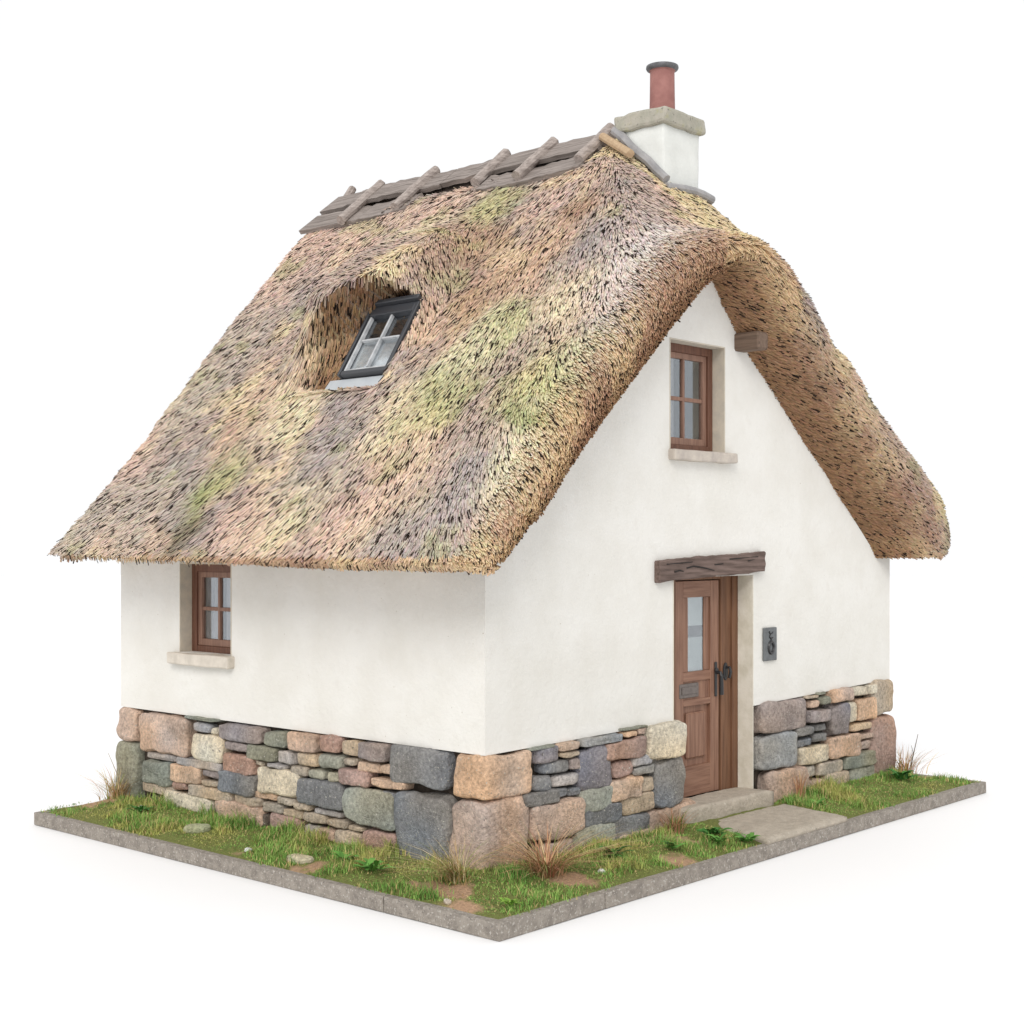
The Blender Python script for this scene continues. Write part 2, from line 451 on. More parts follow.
lk.tube([(3.60, .17, 1.37), (3.60, .13, 1.37), (3.60, .12, 1.33), (3.60, .135, 1.27)], .014, 10)
lk.build('latch', M_iron, cottage)

# lintel: split old beam
k = MB(); k.box(2.2, 3.94, -.062, .05, 2.262, 2.455, .012, 2)
bmesh.ops.subdivide_edges(k.bm, edges=[e_ for e_ in k.bm.edges if e_.calc_length() > .1], cuts=18, use_grid_fill=True)
for v in k.bm.verts:
    v.co.z += .004 * math.sin(v.co.x * 5) + .035 * (v.co.x - 3.1) / .9 + .006 * random.uniform(-1, 1) * (1 if v.co.z > 2.4 or v.co.z < 2.3 else 0)
    v.co.y += .005 * math.sin(v.co.x * 13 + v.co.z * 60) 
lintel = k.build('lintel', M_oak, cottage)
cr = MB()
for pts in ([(2.42, 2.315), (2.50, 2.325), (2.56, 2.318)], [(2.60, 2.345), (2.72, 2.362), (2.88, 2.345), (3.05, 2.318)], [(3.05, 2.37), (3.2, 2.38)], [(3.62, 2.40), (3.74, 2.415)], [(3.3, 2.42), (3.8, 2.44)], [(2.3, 2.385), (2.7, 2.40)]):
    cr.tube([(x, -.063, z) for x, z in pts], [.009] + [.007] * (len(pts) - 2) + [.004] if len(pts) > 2 else [.006, .004], 6)
cr.build('crack', M_dark, lintel)
stub = MB(); stub.box(3.48, 3.66, -.27, .05, 4.40, 4.57, .02, 1, )
stub.build('purlin_end', M_stub, cottage)

# house sign
sign = empty('house_sign', (4.085, 0, 1.58)); tag(sign, 'small dark slate plaque with black marks fixed to the white wall right of the door', 'sign')
s1 = MB(); s1.box(-.115, .115, -.028, -.002, -.165, .16, .006, 1); s1.build('plaque', M_sign, sign)
s2 = MB()
ring = [(.045 * math.cos(a), -.031, -.035 + .055 * math.sin(a)) for a in np.linspace(0, 2 * math.pi, 21)]
s2.tube(ring, .017, 6)
s2.tube([(0, -.031, .022), (0, -.031, .055)], .006, 6)
s2.tube([(.035, -.031, .062), (.0, -.031, .05), (-.03, -.031, .07), (-.01, -.031, .095), (-.035, -.031, .12)], [.006, .011, .009, .008, .01], 6)
s2.tube([(.01, -.031, .10), (.035, -.031, .115)], .005, 6)
s2.build('symbol', M_iron, sign)

# ------------------------------------------------------------------ stone plinth
def stone(u0, u1, z0, z1, d0, d1, col, sd, face='g', n=7, p=5.0):
    """one rounded field stone as (verts, quads); face g: along X at y; face s: along Y at x"""
    lin_ = np.linspace(-1, 1, n)
    V = []; F = []
    for ax in range(3):
        for sg in (-1, 1):
            k0 = sum(len(v) for v in V)
            a, b_ = np.meshgrid(lin_, lin_, indexing='ij')
            q = np.zeros((n * n, 3)); q[:, ax] = sg; q[:, (ax + 1) % 3] = a.ravel(); q[:, (ax + 2) % 3] = b_.ravel()
            V.append(q)
            for i in range(n - 1):
                for j in range(n - 1):
                    f = [k0 + i * n + j, k0 + (i + 1) * n + j, k0 + (i + 1) * n + j + 1, k0 + i * n + j + 1]
                    F.append(f if sg > 0 else f[::-1])
    V = np.concatenate(V)
    r = (np.abs(V) ** p).sum(1) ** (-1 / p)
    V = V * r[:, None]
    off = np.array([sd * 1.7, sd * .9, sd * .3])
    w3 = np.stack([vnoise(V + off, 1.1, s_) - .5 for s_ in (5, 6, 7)], 1)
    sx = np.array([(u1 - u0) / 2, (d1 - d0) / 2, (z1 - z0) / 2])
    P = V * sx
    mn = min(sx[0], sx[2])
    P += w3 * np.array([mn * .24, .02, mn * .24])
    w4 = np.stack([vnoise(P + off, 16, s_) - .5 for s_ in (8, 9, 10)], 1)
    P += w4 * .010
    big_ = min((u1 - u0), (z1 - z0)) > .16
    w5 = np.stack([fbm(P + off, 7, s_, 3) - .5 for s_ in (18, 19, 20)], 1)
    P += w5 * (.040 if big_ else .018) * np.array([1, .8, 1])
    P += np.array([(u0 + u1) / 2, (d0 + d1) / 2, (z0 + z1) / 2])
    if face == 's': P = P[:, [1, 0, 2]]
    col = lin(col); col = (col * .62 + col.mean() * np.array([1.05, 1.0, .93]) * .38) * 1.50
    nz = fbm(P, 5, 40 + int(sd) % 7, 3)[:, None]
    hue = vnoise(P + off, 3.0, 77)[:, None]
    c = col * (0.60 + .76 * nz) * (1 + (hue - .5) * np.array([.26, .04, -.26]))
    F = np.array(F)
    if face == 's': F = F[:, ::-1]
    return P, F, np.clip(c, 0.01, .9)
PAL = dict(P=(184, 152, 130), T=(172, 152, 126), G=(126, 130, 114), g=(150, 152, 136), B=(116, 119, 124), b=(138, 141, 143), M=(142, 128, 126), m=(122, 118, 128),
           Y=(196, 182, 154), R=(168, 128, 112), O=(194, 156, 122), L=(160, 152, 148), D=(96, 84, 74), N=(162, 126, 110))
stones = []
ST = [('s',3.806,4.607,0.538,0.916,'P'),('s',3.477,3.758,0.787,0.89,'L'),('s',3.345,3.453,0.777,0.864,'Y'),('s',2.684,3.327,0.756,0.913,'M'),('s',3.244,3.727,0.536,0.784,'Y'),('s',2.875,3.244,0.665,0.765,'M'),('s',4.015,4.535,0.455,0.546,'L'),('s',4.078,4.522,0.225,0.453,'G'),('s',3.28,3.989,0.455,0.543,'L'),('s',3.604,4.078,0.292,0.47,'O'),('s',3.304,3.592,0.379,0.467,'M'),('s',3.327,3.592,0.298,0.371,'T'),('s',2.784,3.244,0.463,0.648,'R'),('s',2.673,2.807,0.566,0.629,'T'),('s',2.779,3.321,0.28,0.48,'B'),('s',4.04,4.562,0.134,0.24,'T'),('s',3.813,4.066,0.21,0.307,'R'),('s',3.127,3.801,0.188,0.305,'T'),('s',4.168,4.455,0.018,0.125,'D'),('s',3.387,4.181,-0.02,0.202,'Y'),('s',2.706,3.116,0.183,0.297,'T'),('s',2.651,3.363,-0.035,0.208,'P'),('s',3.339,3.901,0.897,0.947,'G'),('s',2.348,2.665,0.756,0.909,'G'),('s',2.484,2.907,0.619,0.76,'G'),('s',1.944,2.322,0.758,0.922,'P'),('s',1.65,1.913,0.779,0.939,'R'),('s',1.394,1.65,0.772,0.917,'T'),('s',1.061,1.404,0.768,0.924,'M'),('s',2.247,2.484,0.622,0.753,'L'),('s',1.928,2.231,0.624,0.767,'T'),('s',1.609,1.922,0.634,0.781,'g'),('s',1.443,1.62,0.695,0.767,'T'),('s',1.155,1.443,0.657,0.761,'O'),('s',0.987,1.155,0.669,0.759,'O'),('s',2.354,2.637,0.567,0.629,'L'),('s',2.073,2.316,0.527,0.636,'T'),('s',1.837,2.064,0.53,0.631,'g'),('s',1.651,1.822,0.527,0.627,'g'),('s',1.274,1.635,0.535,0.68,'R'),('s',0.84,1.269,0.552,0.648,'O'),('s',2.189,2.765,0.337,0.572,'Y'),('s',1.58,2.194,0.305,0.534,'B'),('s',0.959,1.59,0.225,0.524,'g'),('s',0.922,1.146,0.455,0.545,'B'),('s',2.489,2.833,0.273,0.357,'O'),('s',2.726,2.929,0.196,0.295,'T'),('s',2.236,2.473,0.261,0.344,'T'),('s',2.397,2.704,0.164,0.268,'T'),('s',2.021,2.263,0.239,0.321,'T'),('s',2.141,2.418,0.153,0.25,'T'),('s',1.821,2.152,0.144,0.252,'T'),('s',1.62,2.006,0.227,0.307,'L'),('s',1.541,1.821,0.147,0.234,'T'),('s',1.336,1.551,0.153,0.212,'T'),('s',2.604,2.737,0.026,0.166,'D'),('s',2.157,2.599,-0.004,0.176,'R'),('s',1.913,2.12,0.076,0.136,'L'),('s',1.365,1.72,0.073,0.159,'T'),('s',1.7,1.964,-0.03,0.131,'P'),('s',0.954,1.36,0.052,0.207,'R'),('s',1.356,1.531,-0.008,0.084,'T'),('s',1.954,2.141,0.0,0.054,'T'),('s',0.368,1.031,0.623,0.925,'B'),('s',0.338,0.953,0.001,0.566,'B'),('g',0.556,0.855,0.79,0.933,'m'),('g',0.488,0.808,0.908,0.962,'G'),('g',0.832,1.118,0.858,0.988,'O'),('g',0.867,1.106,0.809,0.867,'T'),('g',1.123,1.675,0.872,1.013,'b'),('g',1.434,2.021,0.709,0.885,'N'),('g',1.67,2.069,0.969,1.023,'G'),('g',1.703,1.901,0.891,0.959,'O'),('g',1.894,2.028,0.896,0.971,'P'),('g',2.049,2.653,0.655,1.02,'Y'),('g',0.647,0.998,0.69,0.811,'B'),('g',0.974,1.118,0.701,0.808,'M'),('g',1.094,1.516,0.511,0.862,'m'),('g',0.522,0.75,0.566,0.708,'B'),('g',0.779,1.124,0.571,0.686,'L'),('g',0.833,0.963,0.483,0.574,'B'),('g',0.975,1.156,0.48,0.564,'B'),('g',0.382,0.826,0.47,0.589,'B'),('g',0.455,1.154,0.179,0.481,'P'),('g',1.106,1.529,0.326,0.529,'g'),('g',1.548,1.847,0.552,0.712,'R'),('g',1.813,2.122,0.621,0.726,'L'),('g',1.854,2.151,0.54,0.637,'b'),('g',1.49,1.961,0.365,0.557,'O'),('g',1.966,2.156,0.382,0.529,'T'),('g',1.644,2.151,0.229,0.391,'T'),('g',1.154,1.657,0.196,0.369,'B'),('g',2.158,2.653,0.221,0.645,'B'),('g',1.541,2.069,0.082,0.226,'B'),('g',1.009,1.58,-0.044,0.22,'g'),('g',1.58,2.083,-0.05,0.086,'T'),('g',2.069,2.837,-0.039,0.227,'P'),('g',0.567,1.009,0.022,0.158,'P'),('g',3.943,4.763,0.692,1.006,'M'),('g',3.916,4.578,0.335,0.69,'b'),('g',3.991,4.73,-0.005,0.326,'P'),('g',4.808,5.007,0.866,0.969,'P'),('g',5.024,5.227,0.895,0.99,'G'),('g',4.743,5.007,0.971,1.016,'T'),('g',4.974,5.176,0.993,1.037,'G'),('g',5.244,5.699,0.896,1.037,'P'),('g',5.699,6.026,0.922,1.038,'Y'),('g',6.054,6.222,0.917,1.036,'Y'),('g',4.808,5.176,0.722,0.859,'M'),('g',5.223,5.613,0.551,0.883,'m'),('g',5.574,5.789,0.658,0.888,'Y'),('g',5.798,6.222,0.654,0.888,'O'),('g',4.542,4.916,0.607,0.718,'B'),('g',4.916,5.167,0.622,0.711,'B'),('g',4.911,5.206,0.508,0.615,'B'),('g',4.569,4.887,0.495,0.593,'B'),('g',5.681,6.156,0.539,0.643,'T'),('g',5.816,6.166,0.446,0.524,'P'),('g',5.852,6.128,0.331,0.442,'P'),('g',5.184,5.834,0.308,0.55,'P'),('g',4.609,5.215,0.306,0.49,'Y'),('g',5.499,6.162,0.165,0.322,'G'),('g',4.982,5.478,0.16,0.306,'T'),('g',4.75,4.947,0.167,0.303,'T'),('g',5.108,5.592,-0.025,0.184,'T'),('g',5.628,6.16,-0.025,0.175,'g'),('g',4.759,5.125,0.019,0.155,'P')]
BLOBS = [(1.47,4.81,4.85,0.5,(168,156,142)),(2.54,4.09,6.04,0.5,(198,166,146)),(2.4,5.1,5.88,0.45,(198,166,146)),(2.44,2.07,5.93,0.25,(174,172,112)),(2.48,2.95,5.97,0.3,(198,166,146)),(1.91,1.98,5.35,0.4,(168,132,100)),(2.42,1.34,5.91,0.25,(198,166,146)),(1.83,0.38,5.26,0.35,(158,146,141)),(1.65,-0.25,5.06,0.4,(190,180,174)),(1.97,-0.23,5.41,0.25,(190,180,174)),(1.7,0.91,5.11,0.4,(196,162,130)),(0.58,2.91,3.87,0.35,(204,186,150)),(-0.02,3.26,3.2,0.22,(174,172,112)),(-0.48,3.09,2.69,0.2,(120,110,78)),(-0.23,3.28,2.97,0.15,(146,156,84)),(0.11,1.94,3.34,0.4,(158,146,141)),(-0.25,1.91,2.94,0.35,(204,186,150)),(-0.45,1.05,2.72,0.3,(198,166,146)),(0.55,1.04,3.83,0.35,(174,172,112)),(0.92,0.98,4.25,0.3,(204,196,158)),(-0.28,0.1,2.91,0.45,(158,146,141)),(0.63,-0.07,3.92,0.3,(174,172,112)),(0.32,-0.24,3.57,0.15,(146,156,84)),(-0.05,0.9,3.17,0.3,(198,166,146)),(1.03,-0.52,4.37,0.35,(190,180,174)),(0.8,-0.39,4.11,0.3,(204,196,158)),(1.17,-0.77,4.51,0.2,(146,156,84)),(0.11,-0.66,3.35,0.25,(204,186,150)),(-0.38,4.77,2.79,0.45,(168,156,142)),(0.22,4.99,3.46,0.35,(198,166,146)),(1.08,0.83,4.42,0.25,(174,172,112)),(1.91,4.85,5.34,0.4,(198,166,146)),(1.18,1.86,4.53,0.22,(196,162,130)),(0.22,1.81,3.47,0.25,(158,146,141)),(0.59,-0.67,3.88,0.25,(204,186,150)),(-0.46,-0.58,2.71,0.25,(204,186,150)),(-0.59,0.33,2.56,0.35,(158,146,141)),(-0.4,2.4,2.77,0.3,(198,166,146)),(2.18,2.8,5.64,0.3,(204,186,150)),(1.41,1.37,4.78,0.3,(168,132,100)),(1.29,0.32,4.65,0.3,(204,186,150)),(0.74,4.69,4.04,0.45,(168,156,142)),(0.38,3.41,3.65,0.3,(196,162,130)),(-0.22,4.0,2.98,0.4,(168,156,142)),(0.37,1.46,3.63,0.3,(204,186,150)),(-0.02,-0.38,3.2,0.3,(204,196,158)),(-0.59,-0.5,2.56,0.15,(174,172,112)),(2.19,0.84,5.65,0.2,(168,132,100))]

SV, SF, SC = [], [], []
nv = 0
def add_stone(*a, **k):
    global nv
    P, F, c = stone(*a, **k)
    SV.append(P); SF.append(F + nv); SC.append(c); nv += len(P)
for i, (f, u0, u1, z0, z1, kcol) in enumerate(ST):
    big = (u1 - u0) * (z1 - z0) > .05
    pr = -.035 - .035 * random.random() - (.02 if big else 0)
    gr_ = -.004 if big else -.009
    if z0 < .12: z0 = min(z0, -.05)
    if f == 'g' and 2.2 < u1 < 3.2: u1 -= .035; u0 -= .02
    if f == 'g' and 3.7 < u0 < 3.95: u0 -= .045
    add_stone(u0 - gr_, u1 + gr_, z0 - gr_, min(z1 + gr_, ZP + .01 if f == 's' else zplg(u0) + .012), pr, .22 if u0 > 3.7 and u0 < 3.95 and f == 'g' else .12, PAL[kcol], i * 7.3 + 1, face=f, n=22 if big else 10, p=8.5 if big else 5.5)
# corner boulders
for (x0, x1, y0, y1, z0, z1, cc) in [(-.055, .53, -.055, .305, .575, .925, 'O'), (-.06, .465, -.06, .345, -.08, .565, 'P'),
        (-.04, .45, 4.70, 5.03, .59, .925, 'P'), (-.05, .45, 4.67, 5.05, -.06, .58, 'G'),
        (6.13, 6.63, -.05, .4, .68, 1.055, 'T'), (6.12, 6.70, -.055, .45, -.06, .67, 'N'),
        (6.15, 6.63, 4.6, 5.03, .5, 1.0, 'T'), (6.15, 6.64, 4.6, 5.04, -.06, .49, 'B')]:
    add_stone(x0, x1, z0, z1, y0, y1, PAL[cc], x0 * 31 + y0 * 17 + z0 * 5 + 90, face='g', n=30, p=8.0)
# sides the photograph does not show: plain random courses
def courses(f, a, b_, plane0, plane1, ztop):
    z = -.05; k = 0
    while z < ztop - .03:
        h = random.uniform(.12, .24); h = min(h, ztop - z)
        if ztop - z - h < .07: h = ztop - z
        u = a
        while u < b_ - .02:
            wd = random.uniform(.16, .5)
            if b_ - u - wd < .12: wd = b_ - u
            k += 1
            add_stone(u + .006, u + wd - .006, z + .006, z + h - .006, plane0, plane1, PAL[random.choice('PTGgBbMYRO')], k * 3.1 + plane0, face=f, n=6, p=4.5)
            u += wd
        z += h
courses('s', .46, 4.6, HX - .15, HX + .05, 1.0)
courses('g', .46, 6.14, HY - .15, HY + .04, .93)
plinth = mesh_obj('stone_plinth', np.concatenate(SV), np.concatenate([f for f in SF]), M_stone, cottage, smooth=True, col=np.concatenate(SC))
mo = MB()
mo.box(.06, 2.58, .065, .25, -.05, ZP + .0); mo.box(3.90, HX - .04, .065, .25, -.05, 1.0)
mo.box(.065, .25, .25, HY - .02, -.05, ZP); mo.box(HX - .25, HX - .03, .25, HY - .02, -.05, .98); mo.box(.25, HX - .25, HY - .25, HY - .03, -.05, .93)
mo.build('mortar', M_mortar, plinth)
fl = MB(); fl.box(2.4, 4.0, .25, 4.0, .1, .19); fl.build('floor_slab', M_dark, cottage)

# ------------------------------------------------------------------ thatch
K = 1.11
SL = math.hypot(1, K); CS = 1 / SL; SN = K / SL
XE, XR = -.69, 7.80
def smin(a, b_, k):
    h = np.clip(.5 + .5 * (b_ - a) / k, 0, 1)
    return b_ * (1 - h) + a * h - k * h * (1 - h)
def ztop_f(X, Y):
    X = np.asarray(X, float); Y = np.asarray(Y, float)
    zl = 2.5 + (X - XE) * K; zr = 2.5 + (XR - X) * K
    zr = zr - 1.03 * np.sin(np.pi * np.clip((XR - X) / 4.3, 0, 1) ** 1.5) ** 1.2
    z = smin(zl, zr, 1.0)
    z = z - .20 * np.clip((z - 6.1) / .4, 0, 1) ** 2 * np.clip((Y - 1.0) / .4, .3, 1)
    q = (X - 3.25) / 1.2
    zh = 5.21 + (Y + .45) * .88 - np.where(q > 0, .60, .16) * np.minimum(q * q, np.where(q > 0, 1.5, 9.0))
    return smin(z, zh, .32)
NS = 300; 
def section_T(Y):
    xs = np.linspace(XE - .03, XR + .03, 700); zs = ztop_f(xs, Y)
    # rounded eave ends
    pts = [(XE + .08, 2.43), (XE + .01, 2.445), (XE - .02, 2.485)] + [(x, z) for x, z in zip(xs, zs) if z > (2.54 if x < 3 else 2.96)] + [(7.42, 2.80), (7.46, 2.69), (7.45, 2.58), (7.38, 2.50), (7.22, 2.45)]
    return np.array(pts)
def resample(pts, n, mid=None):
    pts = np.asarray(pts, float)
    def rs(p, m):
        d = np.r_[0, np.cumsum(np.hypot(*np.diff(p, axis=0).T))]; t = np.linspace(0, d[-1], m)
        return np.stack([np.interp(t, d, p[:, 0]), np.interp(t, d, p[:, 1])], 1)
    i = int(np.argmin(np.abs(pts[:, 0] - mid)))
    a = rs(pts[:i + 1], n // 2 + 1); b_ = rs(pts[i:], n - n // 2)
    return np.concatenate([a[:-1], b_])
Wc = resample(W_pts, NS, 3.08)
# soften the inner arch apex
for _ in range(10): Wc[1:-1] = (Wc[:-2] + Wc[1:-1] * 2 + Wc[2:]) / 4
def ridge_idx(Y): return 3.25
rows = []
def Trow(Y): return resample(section_T(Y), NS, 3.25)
T0 = Trow(-.22)
def lerpP(a, b_, t): return a * (1 - t) + b_ * t
front = [(.30, 1.0, 0), (.02, 1.0, 0), (-.12, .94, 0), (-.25, .86, 0), (-.37, .75, 0), (-.45, .62, 0), (-.495, .47, 0), (-.505, .32, 0), (-.485, .19, 0), (-.44, .09, 0), (-.37, .035, 0), (-.29, .008, 0)]
for (Y, t, _) in front:
    P = lerpP(T0, Wc, t)
    rows.append(np.stack([P[:, 0], np.full(len(P), Y), P[:, 1]], 1))
ys = list(np.arange(-.22, 5.02, .04))
for Y in ys:
    P = Trow(Y); rows.append(np.stack([P[:, 0], np.full(len(P), Y), P[:, 1]], 1))
TB = Trow(5.0)
for (Y, t) in [(5.06, .03), (5.09, .09), (5.09, .2), (5.07, .4), (4.98, .8), (4.8, 1.0)]:
    P = lerpP(TB, Wc, t); rows.append(np.stack([P[:, 0], np.full(len(P), Y), P[:, 1]], 1))
# closing columns under the eaves
R = []
for r in rows:
    inn = sst(-.05, .25, r[0, 1])
    x0 = r[0, 0] + .02 + (max(.38 - r[0, 0], 0)) * inn
    x1 = r[-1, 0] - .02 - (max(r[-1, 0] - 6.12, 0)) * inn
    a = np.array([[x0, r[0, 1], 2.44]]); b_ = np.array([[x1, r[0, 1], 2.44]])
    R.append(np.concatenate([a, r, b_]))
G = np.array(R)                       # rows x cols x 3
nr, ncn = G.shape[:2]
for _ in range(14):                  # soften the turn of the verge
    S = G.copy()
    S[1:26, 22:-22] = (G[1:26, 22:-22] * 2 + G[:25, 22:-22] + G[2:27, 22:-22] + G[1:26, 21:-23] + G[1:26, 23:-21]) / 6
    for sl in (slice(0, 22), slice(-22, None)):
        S[1:26, sl] = (G[1:26, sl] * 2 + G[:25, sl] + G[2:27, sl]) / 4
    G = S
# back verge leans out towards the ridge; soft sag and lumps
X, Y, Z = G[..., 0].copy(), G[..., 1].copy(), G[..., 2].copy()
hgt = np.clip((Z - 2.5) / 4, 0, 1)
G[..., 1] += sst(3.5, 5.05, Y) * hgt * .24
lump = (fbm(G.reshape(-1, 3), 1.1, 3, 3).reshape(nr, ncn) - .5)
lump2 = (fbm(G.reshape(-1, 3), 5, 9, 2).reshape(nr, ncn) - .5)
# dormer: eyebrow swell and the hollow of the roof window
def v_of(x): return (x - XE) * SL
def dormer_h(u, v):
    A = sst(1.75, 2.40, u) * (1 - sst(2.95, 3.75, u))
    Bv = sst(1.9, 2.95, v) * (1 - sst(3.15, 4.7, v))
    Hb = .52 * A * Bv
    wp = (v - 2.19) * .176
    archtop = 3.22 - 1.05 * np.clip((u - 2.30) / .95, 0, 1) ** 1.6 - .30 * np.clip((2.2 - u) / .3, 0, 1) ** 2
    m = sst(1.93, 1.98, u) * (1 - sst(2.70, 3.22, u)) * (1 - sst(archtop - .06, archtop, v)) * sst(1.95, 2.12, v)
    lip = A * sst(2.7, 3.2, v) * (1 - sst(3.3, 4.1, v)) * (1 - m)
    return Hb * (1 - m) + (wp - .10) * m, m, lip
left = (X < 3.2) & (Y > .9)
hh, mm, lipm = dormer_h(Y, v_of(X))
amt = np.where(left & (Z > 2.5), hh, 0)
G[..., 0] += -SN * amt; G[..., 2] += CS * amt
sh = np.where(left & (Z > 2.5), lipm, 0) * .20
G[..., 0] += -CS * sh; G[..., 2] += -SN * sh
body = np.zeros((nr, ncn), bool); body[:, 2:-2] = True
sgn = np.where(X < 3.25, -1, 1)
wv = sst(2.44, 3.0, Z) * (1 - np.clip(mm, 0, 1) * left)
G[..., 0] += sgn * SN * (lump * .12 + lump2 * .03) * wv; G[..., 2] += CS * (lump * .12 + lump2 * .03) * wv
eav = (1 - sst(2.4, 2.62, Z)); G[..., 2] += eav * lump * .05
G[..., 2] += (Y - 2.9) * .016 * (1 - sst(2.6, 3.6, Z)) * (X < 3)
Vt = G.reshape(-1, 3)
ii, jj = np.meshgrid(np.arange(nr - 1), np.arange(ncn - 1), indexing='ij')
a = (ii * ncn + jj).ravel()
Ft = np.stack([a, a + 1, a + ncn + 1, a + ncn], 1)
thatch = empty('thatched_roof', (0, 0, 0), cottage)

# --- straw ends
P00, P10, P11, P01 = Vt[Ft[:, 0]], Vt[Ft[:, 1]], Vt[Ft[:, 2]], Vt[Ft[:, 3]]
nrm = np.cross(P11 - P00, P01 - P10); area = .5 * np.linalg.norm(nrm, axis=1)
nrm = nrm / np.maximum(1e-9, np.linalg.norm(nrm, axis=1))[:, None]
cen = (P00 + P11 + P10 + P01) / 4
# orient outwards (away from an axis inside the roof)
axis_pt = np.stack([np.full(len(cen), 3.25), np.clip(cen[:, 1], .4, 4.6), np.full(len(cen), 3.2)], 1)
G2 = cen - axis_pt
flip = (nrm * np.stack([G2[:, 0], G2[:, 1] * 1.0, G2[:, 2]], 1)).sum(1) < 0
print('flip', flip.mean())
frow = (ii.ravel())
if flip.mean() > .5: nrm = -nrm
nfront = len(front)
is_front = frow < nfront
hidden = (frow < 1) | (frow > nr - 4)
# density weighting
wgt = area.copy()
vis = np.ones(len(wgt))
rightside = (cen[:, 0] > 3.9) & ~is_front & (cen[:, 1] > .5)
vis[rightside] = .30
vis[hidden] = 0
cu, cvv = cen[:, 1], v_of(cen[:, 0])
_, mface, _l = dormer_h(Y[:-1, :-1].ravel(), v_of(X[:-1, :-1].ravel()))
uu0, vv0 = Y[:-1, :-1].ravel(), v_of(X[:-1, :-1].ravel())
inwin = left[:-1, :-1].ravel() & (uu0 > 1.97) & (uu0 < 2.66) & (vv0 > 2.02) & (vv0 < 2.98)
vis[inwin] = 0
capzone = (cen[:, 2] > 6.15) & (cen[:, 1] > 1.4)
vis[capzone] *= .4
vis[(cen[:, 2] > 6.34) & (cen[:, 1] > 1.15) & (cen[:, 1] < 5.25)] = 0
wgt = wgt * vis * np.where(is_front, 1.5, 1.0) * np.where(cen[:, 2] < 2.64, 1.8, 1.0)
N = 245000
pick = rng.choice(len(wgt), N, p=wgt / wgt.sum())
r1, r2 = rng.random(N)[:, None], rng.random(N)[:, None]
pos = P00[pick] * (1 - r1) * (1 - r2) + P10[pick] * r1 * (1 - r2) + P11[pick] * r1 * r2 + P01[pick] * (1 - r1) * r2
n_ = nrm[pick]
isf = is_front[pick]
# flow: downhill on the slopes, fanning outwards round the verge
down = np.array([0, 0, -1.0]) + n_ * n_[:, 2:3]
down /= np.maximum(.05, np.linalg.norm(down, axis=1))[:, None]
lat = np.interp(pos[:, 1], [-.5, .0, 1.0, 2.4, 5], [-.75, -.50, -.22, .08, .24]) * np.where(pos[:, 0] < 3.3, 1, .3)
swirl = (fbm(pos, .8, 31, 2) - .5) * .35
flow = down + np.array([0, 1.0, 0]) * (lat + swirl)[:, None]
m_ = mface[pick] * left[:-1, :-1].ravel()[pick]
# underside and verge: butts point out and down
outv = np.stack([np.tanh((pos[:, 0] - 3.2) / .9) * .4, np.full(N, -.75), np.full(N, -.35)], 1)
t_in = np.where(isf, np.interp(frow[pick], [0, 3, 7, 12], [.85, .9, .8, .35]), 0)[:, None]
flow = flow * (1 - t_in) + outv * t_in
flow -= n_ * (flow * n_).sum(1)[:, None]
flow /= np.maximum(1e-6, np.linalg.norm(flow, axis=1))[:, None]
lift = rng.uniform(.03, .26, N) + np.where(isf, np.interp(frow[pick], [0, 3, 8, 12], [.15, .3, .55, .25]), 0)
eavz = (pos[:, 2] < 2.47) & (pos[:, 0] < 3)
lift = np.where(eavz, .25, lift)
jit = rng.normal(0, .04, (N, 3))
d = flow + n_ * lift[:, None] + jit
d /= np.linalg.norm(d, axis=1)[:, None]
side = np.cross(d, n_); side /= np.maximum(1e-6, np.linalg.norm(side, axis=1))[:, None]
upv = np.cross(side, d)
old = rng.random(N) < np.where(isf, .06, .10)                       # dark reeds painted as the shaded slits between the others
L = rng.uniform(.08, .14, N) * np.where(old, 1.15, 1) * np.where(eavz, .6, 1) * np.where(isf, .85, 1)
Wd = rng.uniform(.0062, .012, N)
Th = rng.uniform(.0035, .007, N)
root = pos - n_ * .003 - d * (L * .2)[:, None]
tip = root + d * L[:, None]
def ringv(c, s):
    return [c - side * (Wd * s)[:, None], c + upv * (Th * s)[:, None], c + side * (Wd * s)[:, None], c - upv * (Th * s)[:, None]]
bend = rng.normal(0, .006, N)[:, None] * side
VV = np.stack(ringv(root, 1.0) + ringv(tip + bend, .62), 1)    # N x 8 x 3
base = (np.arange(N) * 8)[:, None]
quads = np.array([[0, 1, 5, 4], [1, 2, 6, 5], [2, 3, 7, 6], [3, 0, 4, 7], [4, 5, 6, 7]])
FF = (base[:, None, :] + quads[None]).reshape(-1, 4)
# colour
def roof_colour(p):
    n1 = fbm(p * np.array([.75, 1.2, .75]), 1.35, 51, 4)[:, None]; n2 = fbm(p, 2.2, 61, 3)[:, None]; n3 = fbm(p, 1.7, 71, 3)[:, None]
    c = lin((170, 148, 134)) * (1 - sst(.45, .62, n1)) + lin((190, 163, 138)) * sst(.45, .62, n1)
    k2 = sst(.52, .66, n2); c = c * (1 - k2) + lin((200, 178, 138)) * k2
    k3 = sst(.56, .66, n3) * .8; c = c * (1 - k3) + lin((150, 138, 134)) * k3
    tw = np.full((len(p), 1), .55); acc = c * tw
    pw = p + (np.stack([vnoise(p, 3, s_) for s_ in (81, 82, 83)], 1) - .5) * .35
    for bx_, by_, bz_, br, bc in BLOBS:
        dd = pw - np.array([bx_, by_, bz_])
        along = dd[:, 0] * CS + dd[:, 2] * SN; acr = dd[:, 1]
        k = np.exp(-((along * .75) ** 2 + acr ** 2 + (dd[:, 0] * SN - dd[:, 2] * CS) ** 2) / (br * .8) ** 2)[:, None] * 2.6
        acc = acc + lin(bc) * k; tw = tw + k
    return acc / tw
col = roof_colour(pos)
